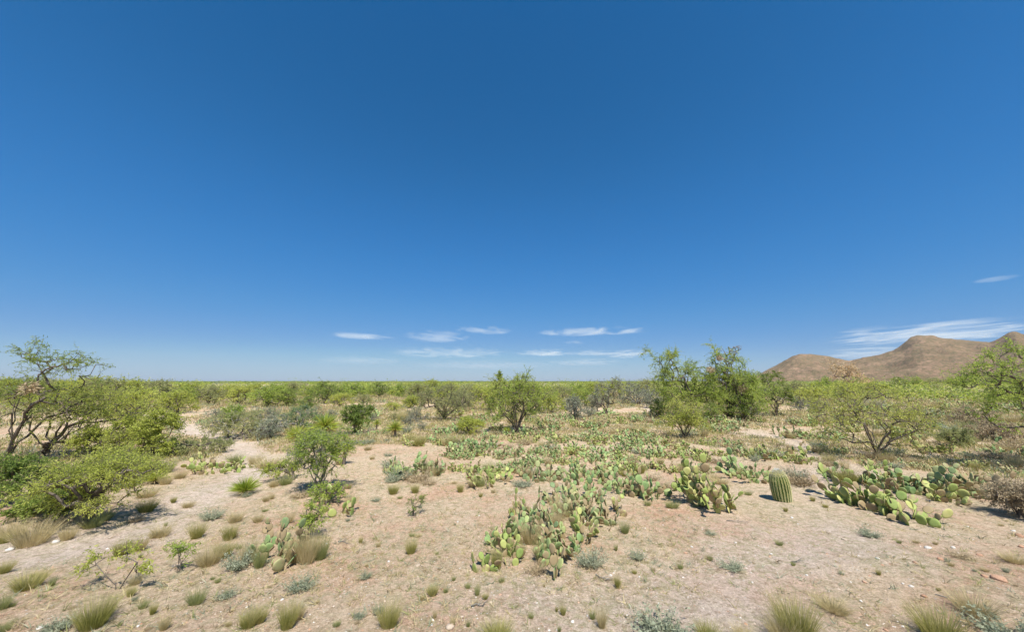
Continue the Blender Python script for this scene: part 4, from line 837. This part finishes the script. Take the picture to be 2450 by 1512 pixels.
for (x, y, wp, k) in [(1077,1503,28,'rockt'),(925,1462,0,'rockr'),(1845,1327,10,'rockw'),(2220,1313,16,'rockw'),(2280,1312,13,'rockw'),(2248,1258,10,'rockw'),(2100,1338,11,'rockw'),(2395,1390,34,'rockr'),(2070,1395,12,'rockr'),(2210,1428,14,'rockr'),
    (2020,1292,12,'rockt'),(2180,1405,12,'rockw'),(2160,1398,8,'rockw'),(2320,1420,14,'rockt'),(2355,1380,16,'rockr'),(2425,1272,12,'rockw'),(2440,1285,22,'rockr'),(2445,1310,18,'rockr'),(2345,1330,14,'rockr'),(2250,1340,16,'rockr'),(2190,1348,12,'rockr'),
    (134,1298,18,'rockw'),(22,1318,20,'rockw'),(95,1505,14,'rockw'),(675,1437,10,'rockw'),(1405,1475,8,'rockw'),(1000,1355,16,'rockt'),(930,1345,9,'rockw'),(1095,1250,8,'rockw'),(1200,1290,9,'rockw'),(1370,1490,12,'rockw'),(1380,1308,8,'rockw'),(1655,1310,9,'rockw'),
    (1640,1325,12,'rockr'),(1760,1300,8,'rockw'),(550,1428,10,'rockr'),(455,1396,10,'rockr'),(610,1438,9,'rockt'),(590,1455,8,'rockw'),(330,1500,10,'rockw'),(300,1520,8,'rockw'),(1530,1382,8,'rockw'),(1800,1395,8,'rockw'),(1930,1378,8,'rockw'),(1895,1240,9,'rockw'),(1700,1145,9,'rockw'),(1508,1105,8,'rockw'),(785,1490,12,'rockt'),(760,1500,8,'rockt'),(2380,1470,14,'rockr'),(2120,1510,12,'rockr'),(2060,1440,10,'rockw')]:
    if wp: stone(x, y, wp, k)
def pebbles():
    rng = np.random.default_rng(77); n = 30000; V = []
    ang = rng.uniform(-1.02, 1.02, n); r = 3.4*np.exp(rng.random(n)**1.15*math.log(16/3.4))
    x = r*np.sin(ang); y = r*np.cos(ang); cl = fbm(x*.7, y*.7, 55, 3); keep = cl+rng.random(n)*.5 > .12; x = x[keep]; y = y[keep]; n = len(x)
    s = .004+.009*rng.random(n)**2.5+.012*(rng.random(n) > .975)
    base = np.array([[1, 0, 0], [.2, .9, 0], [-.9, .3, 0], [-.4, -.8, 0], [.6, -.7, 0], [.1, .1, .75]])
    rot = rng.random(n)*6.28; c = np.cos(rot); q = np.sin(rot); j = 1+rng.normal(size=(n, 6, 3))*.22; B = base[None]*j
    X = (B[..., 0]*c[:, None]-B[..., 1]*q[:, None])*s[:, None]+x[:, None]; Y = (B[..., 0]*q[:, None]+B[..., 1]*c[:, None])*s[:, None]+y[:, None]
    Z = B[..., 2]*s[:, None]+ground_z(x, y)[:, None]-.002
    V = np.stack([X, Y, Z], 2).reshape(-1, 3); t = np.array([[0, 1, 5], [1, 2, 5], [2, 3, 5], [3, 4, 5], [4, 0, 5]])
    f = (t[None]+(np.arange(n)*6)[:, None, None]).reshape(-1, 3)
    me = np_mesh('gravel', V, [f], [M['rockw'], M['rockr'], M['rockt']], midx=np.repeat(rng.choice(3, n, p=[.22, .32, .46]), 5))
    tag(mesh_obj('gravel', me), 'loose white and reddish gravel strewn over the soil', 'gravel', kind='stuff')
pebbles()
def litter():
    rng = np.random.default_rng(78); n = 32000
    ang = rng.uniform(-1.02, 1.02, n); r = 3.6*np.exp(rng.random(n)*math.log(30/3.6)); x = r*np.sin(ang); y = r*np.cos(ang)
    k = (fbm(x*.5, y*.5, 66, 3)+rng.random(n)*.45 > .06) & (wash_mask(x, y)+rng.random(n)*.6 < .9); x = x[k]; y = y[k]; n = len(x)
    m = 7; P = np.repeat(np.stack([x, y, ground_z(x, y)-.004], 1), m, 0); N = len(P); P[:, :2] += rng.normal(size=(N, 2))*.014
    D = rng.normal(size=(N, 3))*[.6, .6, .3]+[0, 0, .6]; sc = np.repeat(.6+rng.random(n)**2*2.0, m)
    V, f = blades(P, D, .036*sc*(.5+rng.random(N)), .0036*sc, rng, np.full(N, .2), 2)
    me = np_mesh('ground_cover', V, [f], [M['straw'], M['greygr'], M['brown'], M['olive']], midx=np.repeat(np.repeat(rng.choice(4, n, p=[.4, .2, .2, .2]), m), 2))
    tag(mesh_obj('ground_cover', me), 'sparse dry grass sprigs and plant litter on the soil', 'ground cover', kind='stuff')
litter()

def twig(x, y, wpx, lab):
    P, t = at(x, y); rng = np.random.default_rng(int(x)); Ln = px(wpx, t); n = 7
    p = np.cumsum(np.stack([np.full(n, Ln/n), rng.normal(size=n)*Ln*.06, rng.normal(size=n)*.004], 1), 0)-[Ln/2, 0, -.015]; rr = np.linspace(.008, .003, n-1)
    k = rng.integers(1, n-1, size=4); e = p[k]+np.stack([rng.random(4)*.08+.03, rng.normal(size=4)*.08, rng.random(4)*.04], 1)
    v, f = join([tubes(p[:-1], p[1:], rr, rr*.9, 5), tubes(p[k], e, np.full(4, .004), np.full(4, .0015), 4)])
    o = mesh_obj('dead_twig', np_mesh('dead_twig', v, f, M['barkg']), loc=P); o.rotation_euler = (0, 0, rng.uniform(-.7, .7)); reg(o, 'twig', '', 'twig', 'dead twigs lying on the soil', lab)
for a in [(1760, 1252, 52, 'thin dead twig lying under the drooping end of the tall yellow prickly pear'), (1440, 1385, 44, 'dry forked twig on bare soil right of the single cactus stalk'), (2290, 1440, 90, 'longest dead twig lying across the stony slope at lower right'), (1140, 1455, 36, 'short dead twig on bare soil near the bottom centre'), (820, 1300, 34, 'grey dead twig on the bare rise left of centre'), (1905, 1345, 40, 'dry twig on the gravel below the barrel cactus')]: twig(*a)
# ------------------------------------------------------------------ scattered bushes of the middle distance, and the scrubland behind them
BUSH = []
for k, (mk, look, bark) in enumerate([('mesq', 'bright green', 'bark'), ('mesq_y', 'yellow green', 'bark'), ('olive', 'dull olive', 'bark'), ('mesq_d', 'dark green', 'bark'), ('grey', 'grey leafless', 'barkg'), ('mesq_y', 'yellow green', 'bark'), ('mesq', 'bright green', 'bark'), ('grey', 'grey leafless', 'barkg')]):
    lob = [(0, 0, 1.15, 1.25, 1.15, .75), (.6, .2, 1.0, .8, .8, .6), (-.6, -.2, .95, .8, .8, .6), (0.1, .1, 1.6, .6, .6, .35)]
    BUSH.append((tree_meshes(500+k, lob, 150, 3600 if mk != 'grey' else 1900, .14, .042, M[mk], M[bark], stems=6, r_tip=.010, rexp=.42, spray=.4, sides=3, step=.3), look))
RB = random.Random(21)
BG = 'scattered bushes on the plain'
def bush(x, y, hpx=None, k=None, s=None):
    P, t = at(x, y); k = RB.randrange(len(BUSH)) if k is None else k
    s = px(hpx, t)/1.95 if hpx else s
    o = make_tree('mesquite_bush' if k not in (4, 7) else 'thorn_bush', P, BUSH[k][0], RB.random()*6.28, s)
    o.scale = (s*RB.uniform(.9, 1.25), s*RB.uniform(.9, 1.2), s*RB.uniform(.9, 1.1))
    reg(o, 'bush', BUSH[k][1], 'bush', BG); return o
for (x, y, hp, k) in [(425,990,50,1),(400,985,40,1),(335,1000,70,1),(300,1010,80,1),(570,972,46,5),(500,968,46,2),(530,962,40,5),(455,962,44,1),(380,960,46,2),(640,975,54,0),(690,975,40,3),(735,985,34,3),(660,962,44,0),(600,955,38,5),(775,965,44,3),(810,958,40,0),(700,952,36,2),(760,948,32,0),
    (850,955,40,0),(870,968,26,2),(905,952,34,3),(950,950,34,0),(1000,955,36,2),(940,985,24,5),(1030,945,32,1),(1080,950,36,1),(1140,955,40,5),(1120,975,54,2),(985,975,30,0),(860,1000,24,4),(895,1008,18,4),(1090,985,50,2),(1000,1010,34,4),(985,1020,26,4),(1170,985,60,5),(1290,985,60,0),(1320,990,46,1),
    (1340,965,40,2),(1380,955,36,0),(1420,950,34,1),(1300,950,30,5),(1430,985,36,7),(1360,980,30,4),(1410,1000,30,7),(1560,975,36,4),(1555,950,40,2),(1480,950,36,1),(1510,945,34,7),(1580,1000,40,3),(1620,1005,30,3),(1700,1010,44,3),(1780,1008,50,3),(1800,980,70,3),(1810,1000,30,4),
    (1900,965,50,2),(1930,955,44,5),(1950,975,50,5),(1985,945,40,0),(2020,960,50,1),(2060,945,40,6),(2090,955,44,1),(2150,935,32,3),(2190,932,30,6),(2240,930,26,2),(2280,932,30,0),(2330,928,28,6),(2380,935,36,6),(2430,930,36,6),(1960,1000,40,2),(1910,985,40,4),
    (560,1000,30,4),(510,1002,26,4),(640,1012,34,4),(610,1008,26,2),(750,1005,30,7),(790,1000,22,4),(300,960,50,1),(250,965,60,2),(200,960,60,5),(90,960,60,2),(20,965,60,5),(150,980,60,1),(300,1060,60,5),(940,1008,18,2),(1010,1030,20,4),(1060,1040,18,7)]:
    bush(x+RB.uniform(-4, 4), y+RB.uniform(-1.5, 1.5), hp, k)
kinds = [0, 1, 2, 3, 4, 5, 6, 1, 0]
n_ = 0
while n_ < 150:
    y = 912 + 858*2.5/RB.uniform(30, 95); x = RB.uniform(-20, 2470)
    if 1880 < x and y > 942: continue
    if 500 < x < 1700 and y > 960 and RB.random() < .6: continue
    bush(x, y, None, RB.choice(kinds), RB.uniform(.5, 1.0)); n_ += 1
n_ = 0
while n_ < 20:
    y = 912 + 858*2.5/RB.uniform(20, 60); x = RB.uniform(-10, 2460) if RB.random() < .6 else RB.uniform(1850, 2460)
    if 0 <= x < 380 and y > 960: continue
    place_pear(x, y, None, None, RB); n_ += 1

def scrubland():
    rng = np.random.default_rng(91); n = 12000
    r = 62*np.exp(rng.random(n)**1.0*math.log(2600/62)); ang = rng.uniform(-1.02, 1.02, n)
    x = r*np.sin(ang); y = r*np.cos(ang); dens = fbm(x*.02, y*.02, 88, 3); k = (dens+rng.random(n)*.5 > .13); x = x[k]; y = y[k]; r = r[k]; n = len(x)
    z = ground_z(x, y); hh = (.9+1.5*rng.random(n)**1.2)*np.where(rng.random(n) > .90, 1.15+.5*rng.random(n), 1)*np.where((r > 250) & (rng.random(n) > .8), 1.5, 1); ww = hh*(.7+.5*rng.random(n))*np.clip(r/250, 1, 3)
    m = 46; N = n*m; u = unit(rng.normal(size=(N, 3)))*(rng.random(N)**.45)[:, None]
    R = lambda q: np.repeat(q, m)
    P = np.stack([R(x)+u[:, 0]*R(ww), R(y)+u[:, 1]*R(ww), R(z)+R(hh)*(.55+.42*u[:, 2])], 1)
    far = np.clip(R(r)/200, .8, 2.4)
    V, f = leaves(P, rng.normal(size=(N, 3))-[0, 0, .1], .34*far*(.6+.8*rng.random(N)), .20*far*(.6+.8*rng.random(N)), rng)
    kind = rng.choice(5, n, p=[.3, .24, .16, .22, .08]); kind = np.where((r > 450) & (kind < 2) & (rng.random(n) < .7), 3, kind)
    me = np_mesh('scrubland', V, [f], [M['mesq'], M['mesq_y'], M['olive'], M['mesq_d'], M['grey']], midx=R(kind))
    tag(mesh_obj('scrubland', me), 'dense green mesquite scrub covering the plain to the horizon', 'scrub', kind='stuff')
scrubland()
def low_cover():
    """dry grass and low forbs between the bushes of the middle distance"""
    rng = np.random.default_rng(93); n = 26000
    r = 16*np.exp(rng.random(n)*math.log(110/16)); ang = rng.uniform(-1.0, 1.0, n); x = r*np.sin(ang); y = r*np.cos(ang)
    k = (fbm(x*.12, y*.12, 12, 3)+rng.random(n)*.42+np.clip((r-35)/150, 0, .25) > .15) & (wash_mask(x, y)+rng.random(n)*.3 < .6); x = x[k]; y = y[k]; r = r[k]; n = len(x)
    m = 26; N = n*m; R = lambda q: np.repeat(q, m); sz = (.07+.22*rng.random(n)**1.6)*np.clip(r/30, .7, 2.0)
    P = np.stack([R(x)+rng.normal(size=N)*R(sz), R(y)+rng.normal(size=N)*R(sz), R(ground_z(x, y))-.01], 1)
    V, f = leaves(P, rng.normal(size=(N, 3))*[.5, .5, .2]+[0, 0, .8], R(sz)*(.6+.9*rng.random(N)), .030*np.clip(R(r)/25, .7, 3), rng)
    me = np_mesh('dry_grass', V, [f], [M['straw'], M['gold'], M['olive'], M['greygr'], M['brown']], midx=R(rng.choice(5, n, p=[.44, .12, .17, .11, .16])))
    tag(mesh_obj('dry_grass', me), 'low dry grass and forbs between the bushes of the plain', 'grass', kind='stuff')
low_cover()

# ------------------------------------------------------------------ labels of the repeats, from the landmarks beside them
bpy.context.view_layer.update()
LM = [('the barrel cactus', 1878, 1180), ('the lone yucca in the wash', 584, 1165), ('the narrow forked mesquite', 762, 1130), ('the centre prickly pear clump', 1290, 1290), ('the dark partly dead prickly pear', 1410, 1220),
      ('the large round mesquite', 1236, 990), ('the tallest mesquite clump', 1700, 960), ('the small many-trunked mesquite', 1860, 960), ('the wide open mesquite', 2100, 1040), ('the dry orange tree', 2038, 920),
      ('the withered prickly pear', 655, 1310), ('the short thick mesquite trunk', 196, 1220), ('the grey thicket', 560, 1020), ('the round yucca head', 944, 1020), ('the tall sparse mesquite', 40, 1000),
      ('the dark sparse thorn tree', 1452, 960), ('the wide olive bush', 1062, 970), ('the bright lone prickly pear', 2110, 1210), ('the right prickly pear bank', 2280, 1150), ('the nearly bare sapling', 260, 1380),
      ('the dark brown round bush', 2380, 1040), ('the big golden corner tuft', 1905, 1480), ('the wash side prickly pear', 500, 1105), ('the highest hill', 2230, 930), ('the flat topped mesquite', 850, 1010), ('the feathery bush before the tallest clump', 1640, 1020)]
ORD = ['nearest', 'second', 'third', 'fourth', 'fifth', 'sixth', 'seventh', 'eighth', 'ninth', 'tenth', 'eleventh', 'twelfth', 'thirteenth', 'fourteenth', 'fifteenth', 'sixteenth', 'seventeenth', 'eighteenth', 'nineteenth', 'twentieth']
BYKEY = {}
for o, look, noun, lab in REG:
    if lab: continue
    X, Y, D = proj(o.matrix_world.translation)
    best = min(LM, key=lambda q: math.hypot((q[1]-X), (q[2]-Y)*1.6))
    dx, dy = X-best[1], Y-best[2]
    rel = ('left of' if dx < 0 else 'right of') if abs(dx) > abs(dy)*1.4 else ('in front of' if dy > 0 else 'behind')
    BYKEY.setdefault((look, noun, rel, best[0]), []).append((math.hypot(dx, dy), o))
for (look, noun, rel, lm), lst in BYKEY.items():
    lst.sort(key=lambda q: q[0])
    for i, (d, o) in enumerate(lst):
        pre = '' if len(lst) == 1 else (ORD[i] if i < len(ORD) else '%dth' % (i+1))+' '
        place = ' on bare soil' if noun == 'grass tuft' and len(look.split()) < 3 else ''
        lb = pre+look+' '+noun+place+', '+rel+' '+lm
        if len(lb.split()) > 15: lb = pre+look+' '+noun+', '+rel+' '+lm
        o['label'] = lb
print('things', len(REG), 'max group', max(len(v) for v in BYKEY.values()))

# ------------------------------------------------------------------ thin air between the camera and the hills
def haze():
    x0, x1, y0, y1, z0, z1 = -4500, 4500, -200, 4500, -4, 340
    V = np.array([(x, y, z) for z in (z0, z1) for y in (y0, y1) for x in (x0, x1)], float)
    Fq = np.array([(0, 2, 3, 1), (4, 5, 7, 6), (0, 1, 5, 4), (2, 6, 7, 3), (0, 4, 6, 2), (1, 3, 7, 5)])
    m, N, L = mat('thin_air'); v = N.new('ShaderNodeVolumePrincipled'); v.inputs['Color'].default_value = (.80, .88, 1, 1); v.inputs['Density'].default_value = 0.00004; v.inputs['Anisotropy'].default_value = 0.0
    o = N.new('ShaderNodeOutputMaterial'); L.new(v.outputs[0], o.inputs['Volume'])
    tag(mesh_obj('haze', np_mesh('haze', V, [Fq], m)), 'faint dry air haze over the plain', kind='stuff')
haze()
